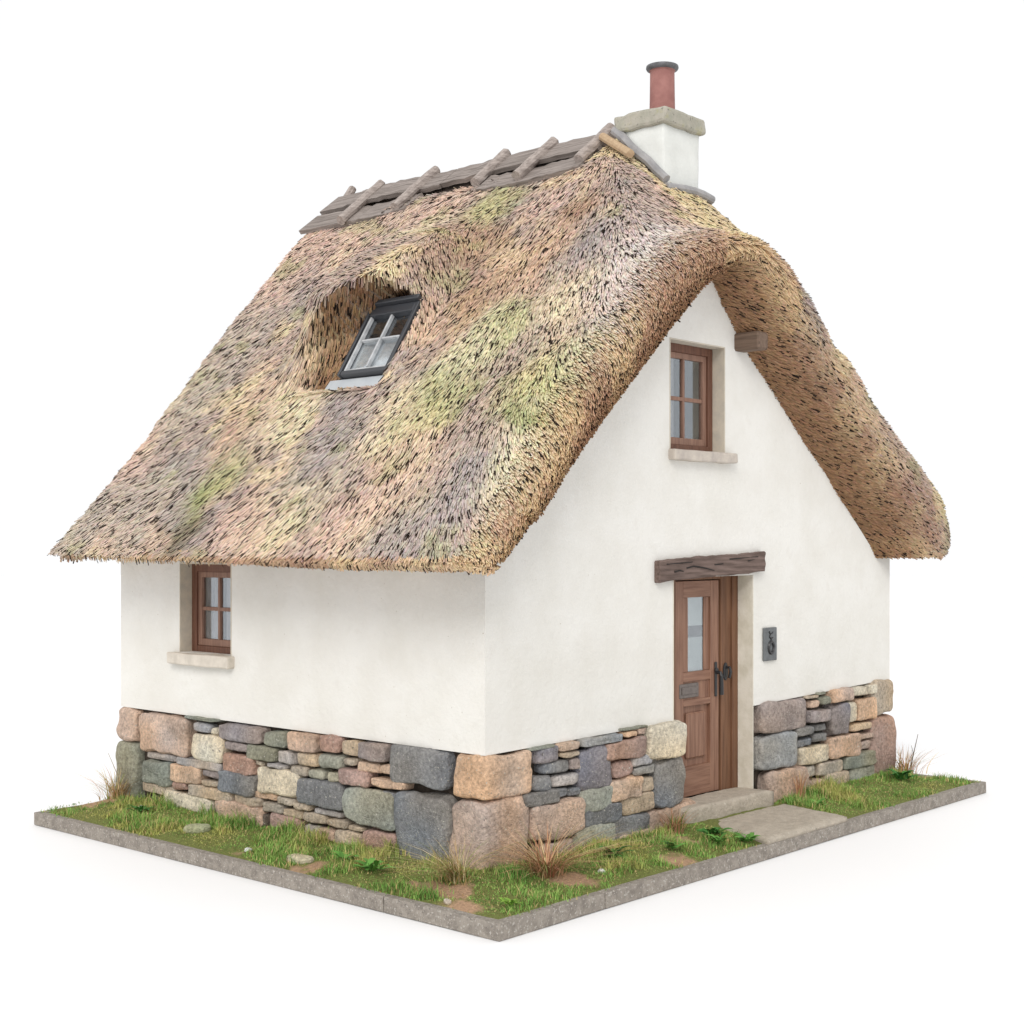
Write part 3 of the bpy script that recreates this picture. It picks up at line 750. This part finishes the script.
# body under the reed ends: reed colour darkened, as shade in the gaps
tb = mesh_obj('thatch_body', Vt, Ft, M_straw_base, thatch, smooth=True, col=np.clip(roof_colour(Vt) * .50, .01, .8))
# cut butts of the verge, soffit and hollow are fresher brown reed, shade painted in innermost
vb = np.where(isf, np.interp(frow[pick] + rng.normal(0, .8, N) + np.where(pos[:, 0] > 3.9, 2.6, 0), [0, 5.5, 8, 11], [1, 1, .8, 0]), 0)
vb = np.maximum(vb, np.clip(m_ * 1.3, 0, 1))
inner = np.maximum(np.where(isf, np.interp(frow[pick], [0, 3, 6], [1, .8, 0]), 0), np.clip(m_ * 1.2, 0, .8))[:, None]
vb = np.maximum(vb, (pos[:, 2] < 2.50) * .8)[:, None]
fresh = lin((170, 130, 94)) * (1 - sst(.4, .6, fbm(pos, 2.5, 91, 2)))[:, None] + lin((194, 162, 114)) * sst(.4, .6, fbm(pos, 2.5, 91, 2))[:, None]
rs_ = sst(.55, .7, fbm(pos, 1.8, 97, 2))[:, None] * .6
fresh = fresh * (1 - rs_) + lin((152, 108, 84)) * rs_
fresh = fresh * (1 - inner) + lin((134, 96, 58)) * inner      # brown reed darkened to paint in shade under soffit and window hood
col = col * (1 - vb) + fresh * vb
# straw yellow of the hip in front of the ridge boards
hp = ((pos[:, 1] < 1.35) & (pos[:, 2] > 5.35) & (pos[:, 0] > 2.75))[:, None] * .75
col = col * (1 - hp) + lin((198, 178, 130)) * hp
g2 = sst(.62, .72, fbm(pos, 3.2, 111, 3))[:, None] * (1 - vb) * .45
col = col * (1 - g2) + lin((158, 158, 100)) * g2
grey = col.mean(1)[:, None]; col = col * .72 + grey * np.array([1.04, 1.0, .96]) * .28
col = col * rng.uniform(.78, 1.20, N)[:, None] * (1 + rng.normal(0, .04, (N, 3)))
col[old] = lin((44, 34, 28)) * rng.uniform(.3, 1.3, old.sum())[:, None]  # near-black colour stands in for shade between the reeds
col = np.clip(col * 1.54, .01, .88)
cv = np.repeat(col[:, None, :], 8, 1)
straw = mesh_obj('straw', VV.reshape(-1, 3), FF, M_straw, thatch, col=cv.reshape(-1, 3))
straw['kind'] = 'stuff'

# ------------------------------------------------------------------ roof window
rwx = empty('roof_window', (0, 0, 0), cottage)
ex = Vector((0, -1, 0))                       # along the roof, towards the front
wang = math.radians(58)
ey = Vector((math.cos(wang), 0, math.sin(wang)))
ez = ey.cross(ex) * -1
ez = Vector((-math.sin(wang), 0, math.cos(wang)))
Mw = Matrix.Translation((.815, 2.64, 4.126)) @ Matrix(((ex.x, ey.x, ez.x, 0), (ex.y, ey.y, ez.y, 0), (ex.z, ey.z, ez.z, 0), (0, 0, 0, 1)))
WW, WH = .68, .80
m = MB()
m.box(0, .032, 0, WH, -.10, .03, .006, 1, Mw); m.box(WW - .045, WW, 0, WH, -.10, .03, .006, 1, Mw)
m.box(.045, WW - .045, 0, .05, -.10, .028, .006, 1, Mw); m.box(.045, WW - .045, WH - .10, WH, -.10, .028, .006, 1, Mw)
m.box(-.01, WW + .01, WH + .001, WH + .05, -.02, .075, .008, 1, Mw)
m.build('frame', M_black, rwx)
m = MB()
m.box(.045, .070, .05, WH - .1, -.03, .010, .004, 1, Mw); m.box(WW - .070, WW - .045, .05, WH - .1, -.03, .010, .004, 1, Mw)
m.box(.070, WW - .070, .05, .078, -.03, .010, .004, 1, Mw)
m.box(WW / 2 - .011, WW / 2 + .011, .09, WH - .1, -.03, .008, .004, 1, Mw); m.box(.085, WW / 2 - .016, .41, .43, -.03, .006, .004, 1, Mw); m.box(WW / 2 + .016, WW - .085, .41, .43, -.03, .006, .004, 1, Mw)
m.build('sash', M_white, rwx)
m = MB(); m.box(.05, WW - .05, .05, WH - .1, -.035, -.03, 0, 1, Mw); m.build('pane', M_rglass, rwx)
m = MB(); m.box(.04, WW - .04, .44, WH - .08, -.066, -.062, 0, 1, Mw); m.build('backing', M_dark, rwx)
m = MB(); m.box(.04, WW - .04, .04, .44, -.065, -.06, 0, 1, Mw); m.build('blind', mat('grey blind', (.42, .43, .45), .8, var=(.66, .67, .68), scale=4), rwx)
m = MB(); m.box(-.14, WW - .04, -.16, -.002, -.05, -.03, .006, 1, Mw @ Matrix.Rotation(math.radians(-8), 4, 'X')); m.box(-.05, -.005, -.10, WH * .95, -.09, -.07, .004, 1, Mw)
m.build('apron', M_zinc, rwx)

# ------------------------------------------------------------------ ridge
rc = empty('ridge_cap', (0, 0, 0), cottage)
def roofpt(x, y, h=0):
    z = float(ztop_f(np.array([x]), np.array([y]))[0])
    return Vector((x, y, z + h))
def board(y0, y1, xa, xb, h, sgnx=1, th=.05):
    """one weathered ridge board laid along the ridge between heights xa..xb of the slope"""
    bm = bmesh.new(); n = 24; rings = []
    for i in range(n + 1):
        y = y0 + (y1 - y0) * i / n; wv_ = .012 * math.sin(y * 3.1 + xa * 9) + .008 * random.uniform(-1, 1)
        ring = []
        for x, t in ((xa, 0), (xb, 0), (xb, th), (xa, th)):
            xx = 3.25 - (3.25 - x) * sgnx
            p = Vector((xx, y + (.35 - x * .1) * 0, 0)); 
            p.z = 6.01 + (x - 2.55) * .78 + h + .03 + t * .75 + wv_; p.x += -t * .68 * sgnx
            ring.append(bm.verts.new(p))
        rings.append(ring)
    for a_, b2 in zip(rings, rings[1:]):
        for k in range(4): bm.faces.new((a_[k], a_[(k + 1) % 4], b2[(k + 1) % 4], b2[k]))
    bm.faces.new(rings[0][::-1]); bm.faces.new(rings[-1])
    bmesh.ops.recalc_face_normals(bm, faces=bm.faces)
    me = bpy.data.meshes.new('ridge_board'); bm.to_mesh(me); bm.free(); me.materials.append(M_ridge_wood)
    o = bpy.data.objects.new('ridge_board', me); C.objects.link(o); o.parent = rc
board(3.55, 5.28, 2.56, 2.84, .05)
board(3.35, 5.30, 2.89, 3.18, .085)
board(1.20, 2.55, 2.62, 2.86, .05)
board(1.18, 3.34, 2.91, 3.19, .085)
board(1.20, 5.30, 2.55, 2.88, .04, -1); board(1.20, 5.30, 2.89, 3.20, .045, -1)
m = MB()
for k in range(10):
    y0 = 1.15 + k * .42; m.box(3.17, 3.33, y0, y0 + .417, 6.48, 6.55, .02)
m.build('ridge_pole', M_ridge_wood, rc)
for (xa, ya, xb, yb) in [(2.48, 4.50, 3.15, 4.56), (2.52, 3.68, 3.17, 3.70), (2.66, 2.62, 3.17, 2.64), (2.60, 2.0, 3.17, 1.98), (2.66, 1.24, 3.17, 1.24)]:
    za = 6.01 + (xa - 2.55) * .78 + .185; zb = 6.01 + (xb - 2.55) * .78 + .20
    m = MB(); n = 7
    m.tube([(xa + (xb - xa) * i / n, ya + (yb - ya) * i / n + random.uniform(-.006, .006), za + (zb - za) * i / n) for i in range(n + 1)], .056, 12, .09)
    m.build('ridge_spar', M_spar, rc)
m = MB(); m.tube([(3.2, 5.22, 6.62), (3.30, 5.22, 6.76)], .05, 10, .07); m.build('ridge_spar', M_spar, rc)
m = MB(); m.tube([roofpt(2.93, 1.16, .12), (roofpt(2.93, 1.16, .12) + roofpt(2.72, .66, .12)) / 2, roofpt(2.72, .66, .12)], .042, 10, .06); m.build('ridge_spar', M_pale_spar, rc)

# ------------------------------------------------------------------ chimney
ch = empty('chimney', (3.31, .65, 5.8), cottage); iC = Matrix.Translation((-3.31, -.65, -5.8))
CX0, CX1, CY0, CY1 = 2.91, 3.49, .41, .93
stone_block('stack', CX0, CX1, CY0, CY1, 5.4, 6.535, M_lime, ch, .02, .008, 6).matrix_parent_inverse = iC
stone_block('cap', CX0 - .05, CX1 + .05, CY0 - .05, CY1 + .05, 6.525, 6.685, M_cap, ch, .03, .012, 6).matrix_parent_inverse = iC
m = MB(); m.lathe([(.125, 6.66), (.120, 6.95), (.118, 7.13), (.132, 7.14)], 3.20, .64, 32, iC); m.build('pot', M_terra, ch, smooth=False)
for p_ in ch.children[-1].data.polygons: p_.use_smooth = abs(p_.normal.z) < .5
m = MB(); m.lathe([(.13, 7.135), (.150, 7.145), (.158, 7.16), (.155, 7.18), (.13, 7.187), (.10, 7.18), (.095, 7.0)], 3.20, .64, 32, iC); m.build('rim', M_pot, ch, smooth=True)
m = MB()
def strip(p0, p1, wv_, th=.03):
    p0, p1 = Vector(p0), Vector(p1); d_ = (p1 - p0); n = 6
    m.tube([p0 + d_ * i / n + Vector((0, 0, .01 * math.sin(i * 2))) for i in range(n + 1)], wv_, 8, .05)
strip((CX0 - .03, .98, 6.56), (CX0 - .03, .36, 5.99), .045)
m.build('flashing', M_lead, ch).matrix_parent_inverse = iC
m = MB(); m.tube([roofpt(CX0 - .03 + k * .14, CY0 - .04 - .01 * k, .0 + .012 * k) for k in range(6)], .042, 10, .04); m.build('flashing', M_lead, ch).matrix_parent_inverse = iC

# ------------------------------------------------------------------ base and ground
bs = empty('base_slab', (3, 2, -.12)); tag(bs, 'low rectangular base slab of speckled grey stone edging carrying the cottage and its grass', 'base')
iB = Matrix.Translation((-3, -2, .12))
def edging(x0, x1, y0, y1):
    o = stone_block('edging_stone', x0, x1, y0, y1, -.118, .002, M_kerb, bs, .006, .003, 3); o.matrix_parent_inverse = iB
EW = .085; g_ = .010
ysp = [BY0, .12, 2.7, BY1]
edging(BX0, BX0 + EW, BY0, .12 - g_); edging(BX0, BX0 + EW, .12, BY1)
edging(BX0 + EW - .001, .20 - g_, BY0, BY0 + EW); edging(.20, 2.42, BY0, BY0 + EW); edging(2.421, 5.14 - g_, BY0, BY0 + EW); edging(5.14, BX1, BY0, BY0 + EW)
edging(BX1 - EW, BX1, BY0 + EW + g_, BY1); edging(BX0 + EW + g_, BX1 - EW - g_, BY1 - EW, BY1)
m = MB(); m.box(BX0 + .04, BX1 - .04, BY0 + .04, BY1 - .04, -.119, -.03); o = m.build('core', M_mortar, bs); o.matrix_parent_inverse = iB

# soil sheet with soft undulation
xs = np.arange(BX0 + EW - .01, BX1 - EW + .03, .05); yy = np.arange(BY0 + EW - .01, BY1 - EW + .03, .05)
XX, YY = np.meshgrid(xs, yy, indexing='ij')
def soil_h(x, y):
    P = np.stack([np.ravel(x), np.ravel(y), np.zeros(np.size(x))], 1)
    e_ = np.minimum(np.minimum(P[:, 0] - BX0 - EW, BX1 - EW - P[:, 0]), np.minimum(P[:, 1] - BY0 - EW, 9))
    rise = np.clip(e_ / .8, 0, 1)
    return np.clip(-.008 + (fbm(P, 4, 5, 3) - .35) * .07 * np.clip(e_ / .15, .15, 1) + .05 * rise, -.02, .2)
def ground_col(P):
    n1 = fbm(P, 1.6, 121, 3)[:, None]; n2 = fbm(P, 6, 131, 2)[:, None]
    return n1, n2
ZZ = soil_h(XX, YY)
Vs = np.stack([XX.ravel(), YY.ravel(), ZZ], 1)
# bare patches: along the near corner, by the tufts, by the right corner
BARE = [(-.85, -.55, .33), (-.62, -.25, .20), (-.75, 2.05, .24), (-.62, .05, .16), (2.0, -.45, .2), (1.4, -.75, .25), (-.35, 4.85, .3), (6.6, -.2, .35), (4.3, -.15, .15), (-.7, 1.2, .16), (.2, -.62, .2), (-.55, 3.6, .2)]
def bare(P):
    b_ = np.zeros(len(P))
    wob = (fbm(P, 5, 141, 4) - .5) * .62
    for x, y, r in BARE:
        r = r * .6
        dd = np.hypot(P[:, 0] - x, P[:, 1] - y) + wob
        b_ = np.maximum(b_, 1 - sst(r * .55, r * 1.2, dd))
    return b_
bs_ = bare(Vs)[:, None]; n1, n2 = ground_col(Vs)
cs = lin((122, 128, 70)) * (1 - bs_) + (lin((176, 146, 116)) * n2 + lin((196, 160, 130)) * (1 - n2)) * bs_
nx, ny = XX.shape
i0, j0 = np.meshgrid(np.arange(nx - 1), np.arange(ny - 1), indexing='ij'); a = (i0 * ny + j0).ravel()
soil = mesh_obj('ground', Vs, np.stack([a, a + ny, a + ny + 1, a + 1], 1), M_soil, None, smooth=True, col=cs)
tag(soil, kind='structure')

# step and paving slab
def quad_slab(name, pts, z0, z1, mat_, amp, seed, cat, label):
    bm = bmesh.new(); n = 26
    top = {}; 
    p = [Vector((x, y, 0)) for x, y in pts]
    def P_(a_, b2): return (p[0] * (1 - a_) + p[1] * a_) * (1 - b2) + (p[3] * (1 - a_) + p[2] * a_) * b2
    V = []; F = []
    lay = [(0, z1), (0, z1 - .02), (0, (z0 + z1) / 2), (0, z0)]
    g = {}
    for i in range(n + 1):
        for j in range(n + 1):
            ed = min(i, n - i, j, n - j)
            q = P_(i / n, j / n)
            v = bm.verts.new((q.x, q.y, z1 - (.016 if ed == 0 else .003 if ed == 1 else 0)))
            g[i, j] = v
    for i in range(n):
        for j in range(n): bm.faces.new((g[i, j], g[i + 1, j], g[i + 1, j + 1], g[i, j + 1]))
    loop = [(i, 0) for i in range(n)] + [(n, j) for j in range(n)] + [(n - i, n) for i in range(n)] + [(0, n - j) for j in range(n)]
    cx = sum((q.x for q in p)) / 4; cy = sum((q.y for q in p)) / 4
    prev = [g[k] for k in loop]
    for z, o_ in ((z1 - .035, .008), ((z0 + z1) / 2, .010), (z0, 0)):
        cur = []
        for v in [g[k] for k in loop]:
            d_ = Vector((v.co.x - cx, v.co.y - cy, 0)).normalized() * o_
            cur.append(bm.verts.new((v.co.x + d_.x, v.co.y + d_.y, z)))
        for k in range(len(loop)):
            kk = (k + 1) % len(loop); bm.faces.new((prev[k], cur[k], cur[kk], prev[kk]))
        prev = cur
    Pn = np.array([v.co[:] for v in bm.verts]) + seed
    d_ = np.stack([fbm(Pn, 7, s_, 3) - .5 for s_ in (151, 152, 153)], 1) * 2 * amp
    for v, q in zip(bm.verts, d_): v.co += Vector(q)
    bmesh.ops.recalc_face_normals(bm, faces=bm.faces)
    me = bpy.data.meshes.new(name); bm.to_mesh(me); bm.free(); me.materials.append(mat_)
    me.polygons.foreach_set('use_smooth', np.ones(len(me.polygons), bool))
    o = bpy.data.objects.new(name, me); C.objects.link(o); tag(o, label, cat)
    return o
quad_slab('door_step', [(2.50, -.15), (3.86, -.19), (3.86, .19), (2.50, .19)], -.02, .195, M_slab, .012, 3, 'step', 'worn stone step directly below the brown front door')
quad_slab('paving_slab', [(2.47, -1.0), (3.84, -1.0), (4.02, -.215), (2.72, -.19)], -.02, .055, M_slab, .012, 9, 'paving slab', 'flat beige paving slab in the grass in front of the door step')

# ------------------------------------------------------------------ grass
def blades(P, H, Wb, lean, colr, az=None, seg=2, curve=1.0):
    n = len(P)
    if az is None: az = rng.uniform(0, 2 * np.pi, n)
    dx = np.stack([np.cos(az), np.sin(az), np.zeros(n)], 1); sx = np.stack([-np.sin(az), np.cos(az), np.zeros(n)], 1)
    VV = []
    for k in range(seg + 1):
        t = k / seg
        c = P + dx * (lean * H * t ** (1 + curve))[:, None] + np.array([0, 0, 1.0]) * (H * (t - .25 * np.minimum(lean, 2) * t * t * curve))[:, None]
        wk = Wb * (1 - t) ** .6 if k < seg else Wb * .06
        VV += [c - sx * wk[:, None], c + sx * wk[:, None]]
    V = np.stack(VV, 1); m_ = 2 * (seg + 1)
    base = (np.arange(n) * m_)[:, None]
    F = np.concatenate([base + np.array([[2 * k, 2 * k + 1, 2 * k + 3, 2 * k + 2]]) for k in range(seg)])
    c = np.repeat(colr[:, None, :], m_, 1)
    return V.reshape(-1, 3), F, c.reshape(-1, 3)
def in_slab(P):
    a = (P[:, 0] > 2.46 + .22 * (P[:, 1] + 1) ) & (P[:, 0] < 3.86 + .2 * (P[:, 1] + 1)) & (P[:, 1] < -.17)
    b_ = (P[:, 0] > 2.48) & (P[:, 0] < 3.9) & (P[:, 1] >= -.19)
    return a | b_
def in_house(P): return (P[:, 0] > -.05) & (P[:, 1] > -.05) & (P[:, 0] < 6.68)
ng = 210000
Pg = np.stack([rng.uniform(BX0 + .03, BX1 - .03, ng), rng.uniform(BY0 + .03, BY1 - .03, ng), np.zeros(ng)], 1)
Pg = Pg[~in_slab(Pg) & ~in_house(Pg)]
bb = bare(Pg); keep = rng.random(len(Pg)) > bb * .93
edge = np.minimum(np.minimum(Pg[:, 0] - BX0, BX1 - Pg[:, 0]), Pg[:, 1] - BY0)
keep &= rng.random(len(Pg)) < np.clip((edge - .02) / .12, .06, 1)
Pg = Pg[keep]; bb = bb[keep]; edge = edge[keep]; n = len(Pg)
Pg[:, 2] = soil_h(Pg[:, 0], Pg[:, 1]) - .004
dens = fbm(Pg, 3.2, 161, 3)
Hh = rng.uniform(.018, .048, n) * (0.45 + 1.9 * sst(.42, .66, dens)) * np.clip(edge / .25, .45, 1)
near = np.minimum(np.abs(Pg[:, 0] + .08), np.abs(Pg[:, 1] + .08)) 
Hh *= 1 + .7 * np.exp(-(near / .15) ** 2)
c1 = lin((108, 148, 70)); c2 = lin((148, 178, 94)); c3 = lin((190, 172, 104)); c4 = lin((92, 134, 60))
q = rng.random((n, 1)); q2 = sst(.5, .64, fbm(Pg, 2.3, 171, 3))[:, None]; q3 = sst(.52, .66, fbm(Pg, 5, 181, 2))[:, None]
cg = (c1 * (1 - q) + c2 * q) * (1 - .55 * q2) + c3 * .55 * q2
cg = cg * (1 - .7 * q3) + c4 * .7 * q3
dry = (rng.random(n) < .17 + .5 * bb)[:, None]; cg = np.where(dry, lin((190, 168, 118)), cg) * rng.uniform(.7, 1.25, (n, 1))
V1, F1, K1 = blades(Pg, Hh, rng.uniform(.0026, .0052, n), rng.uniform(.1, 1.1, n), np.clip(cg * 1.15, .01, .8))
gr = mesh_obj('grass', V1, F1, M_grass, None, col=K1); tag(gr, 'short green grass covering the base around the cottage', 'grass', kind='stuff')

# taller dry tufts, each a thing
def tuft(x, y, h, r, nb, cols, label, name='dry_grass_tuft', spread=1.0, wd=.0042, cat='grass tuft', group='dry grass tufts', lean_dir=None):
    z = float(soil_h(np.array([x]), np.array([y]))[0]) - .01
    a = rng.uniform(0, 2 * np.pi, nb); rr = np.abs(rng.normal(0, r, nb))
    P = np.stack([rr * np.cos(a), rr * np.sin(a), np.zeros(nb)], 1)
    H = h * rng.uniform(.4, 1.0, nb); az = a + rng.normal(0, .5, nb)
    if lean_dir is not None: az = np.where(rng.random(nb) < .6, lean_dir + rng.normal(0, .4, nb), az)
    ci = rng.integers(0, len(cols), nb); cc = np.array([lin(c) for c in cols])[ci] * rng.uniform(.75, 1.2, (nb, 1))
    V, F, K_ = blades(P, H, np.full(nb, wd) * rng.uniform(.7, 1.3, nb), rng.uniform(.2, 1.5, nb) * spread, np.clip(cc, .01, .8), az=az, seg=4, curve=.8)
    o = mesh_obj(name, V, F, M_leafy, None, col=K_); o.location = (x, y, z)
    tag(o, label, cat, group); return o
red = [(188, 140, 106), (206, 164, 126), (166, 116, 90), (218, 190, 146), (134, 142, 80)]
tan = [(212, 188, 142), (196, 164, 116), (224, 206, 166), (138, 148, 80)]
tuft(.22, -.44, .46, .07, 260, red, 'reddish dry grass tuft against the right face of the large near corner boulder', spread=1.8)
tuft(-.40, -.10, .44, .06, 190, tan, 'straw coloured grass tuft leaning away from the left side of the near corner boulder', spread=1.5, lean_dir=math.pi * .95)
tuft(-.14, 4.86, .38, .08, 130, tan + red[:2], 'thin dry grass tuft at the far left corner of the plinth', spread=1.0)
tuft(2.22, -.20, .28, .05, 100, red[:3] + [(92, 118, 52)], 'small russet grass tuft just left of the door step', spread=.8)
tuft(4.42, -.16, .34, .03, 46, red[:4], 'upright pale dry grass stems right of the door step', spread=.35)
tuft(6.66, -.14, .40, .09, 120, red, 'dry brown grass tuft at the far right corner of the plinth', spread=1.1)
# dead stem at the right corner, thin stalk at the left corner
m = MB(); m.tube([(0, 0, 0), (.05, -.02, .2), (.10, -.05, .42)], [.007, .005, .003], 6); m.tube([(.05, -.02, .2), (.0, -.02, .30)], [.004, .002], 5)
o = m.build('dead_stem', mat('dead stem', (.12, .085, .06), .9)); o.location = (6.72, -.18, .02); tag(o, 'bare dark dead stem rising beside the far right corner stone', 'stem')
m = MB(); m.tube([(0, 0, 0), (-.03, .02, .25), (-.12, .05, .48)], [.005, .004, .002], 6)
o = m.build('dead_stem', mat('pale stem', (.34, .27, .18), .9)); o.location = (-.12, 4.8, .02); tag(o, 'thin bent stalk leaning out from the far left corner stone', 'stem')

# broad leaved weeds
def weed(x, y, r, nl, col_, label):
    z = float(soil_h(np.array([x]), np.array([y]))[0])
    V = []; F = []; K_ = []
    for k in range(nl):
        a = 2 * math.pi * k / nl + random.uniform(-.4, .4); L_ = r * random.uniform(.55, 1.1); wl = L_ * random.uniform(.13, .2); up_ = random.uniform(.15, .6)
        cc = lin(col_) * random.uniform(.7, 1.3); n = 6; k0 = len(V)
        bx_, by_ = random.uniform(-.3, .3) * r, random.uniform(-.3, .3) * r
        for i in range(n + 1):
            t = i / n; ww = wl * math.sin(math.pi * min(1, .12 + t * .88)) ** .7 * (1 + .15 * math.sin(i * 2.3))
            cx_ = bx_ + math.cos(a) * L_ * t; cy_ = by_ + math.sin(a) * L_ * t; cz = .012 + L_ * up_ * math.sin(math.pi * .62 * t)
            for sg, dz in ((-1, .3), (0, 0), (1, .3)):
                V.append((cx_ - math.sin(a) * ww * sg, cy_ + math.cos(a) * ww * sg, cz + ww * dz)); K_.append(np.clip(cc, .01, .8))
        for i in range(n):
            for s_ in (0, 1): q0 = k0 + i * 3 + s_; F.append((q0, q0 + 1, q0 + 4, q0 + 3))
    o = mesh_obj('weed', V, F, M_leafy, None, smooth=True, col=np.array(K_)); o.location = (x, y, z + .015)
    tag(o, label, 'weed', 'broad leaved weeds in the grass')
dg = (70, 122, 56); dg2 = (100, 150, 70)
weed(1.05, -.42, .15, 16, dg, 'dark green broad leaved weed below the pale stones between the reddish tuft and the door')
weed(2.22, -.62, .16, 22, dg, 'dark leafy weed along the left edge of the paving slab, nearer the house')
weed(2.36, -.86, .13, 20, dg2, 'dark leafy weed by the front left corner of the paving slab')
weed(2.05, -.78, .12, 16, dg2, 'leafy weed a little left of the paving slab edge')
weed(1.62, -.62, .12, 14, dg2, 'small green weed in the middle of the grass left of the paving slab')
weed(-.60, .62, .16, 18, dg2, 'bushy green weed in front of the slate blue stones on the left side')
weed(-.52, 1.02, .12, 14, dg2, 'green weed right of the pale rock in the left strip of grass')
weed(-.42, 4.05, .13, 14, dg, 'flat dark weed near the left end of the side lawn')
weed(6.05, -.42, .17, 18, dg, 'dark leafy weed near the right end of the front lawn')
weed(4.15, -.50, .12, 14, dg2, 'leafy weed against the right edge of the paving slab')
weed(-.60, -.80, .10, 14, (130, 168, 70), 'light green weed near the front corner of the base')

def rock(x, y, sx, sy, sz, label, colr):
    P, F, c = stone(-sx, sx, -sz, sz, -sy, sy, colr, x * 9 + y * 5 + 50, 'g', n=8, p=2.6)
    o = mesh_obj('rock' if sx > .05 else 'pebble', P, F, M_stone, None, smooth=True, col=c)
    o.location = (x, y, float(soil_h(np.array([x]), np.array([y]))[0]) + sz * .35); o.rotation_euler.z = x * 7
    tag(o, label, 'rock' if sx > .05 else 'pebble', 'loose stones in the grass')
rock(-.66, 1.42, .13, .07, .035, 'pale flat rock lying in the middle of the left strip of grass', (186, 178, 142))
rock(-.52, 3.0, .12, .07, .05, 'mossy green rock half buried below the far left wall stones', (150, 156, 112))
rock(-.72, 2.02, .035, .028, .02, 'small white stone in the bare patch of the left strip of grass', (222, 212, 198))
rock(-.80, -.38, .035, .028, .02, 'small pale pebble on bare soil left of the front corner', (220, 196, 168))
rock(.62, -.66, .03, .025, .02, 'tiny white pebble in the front grass right of the reddish tuft', (228, 222, 200))
rock(-.3, 4.2, .035, .03, .025, 'tiny pale pebble at the left end of the side lawn', (214, 204, 180))
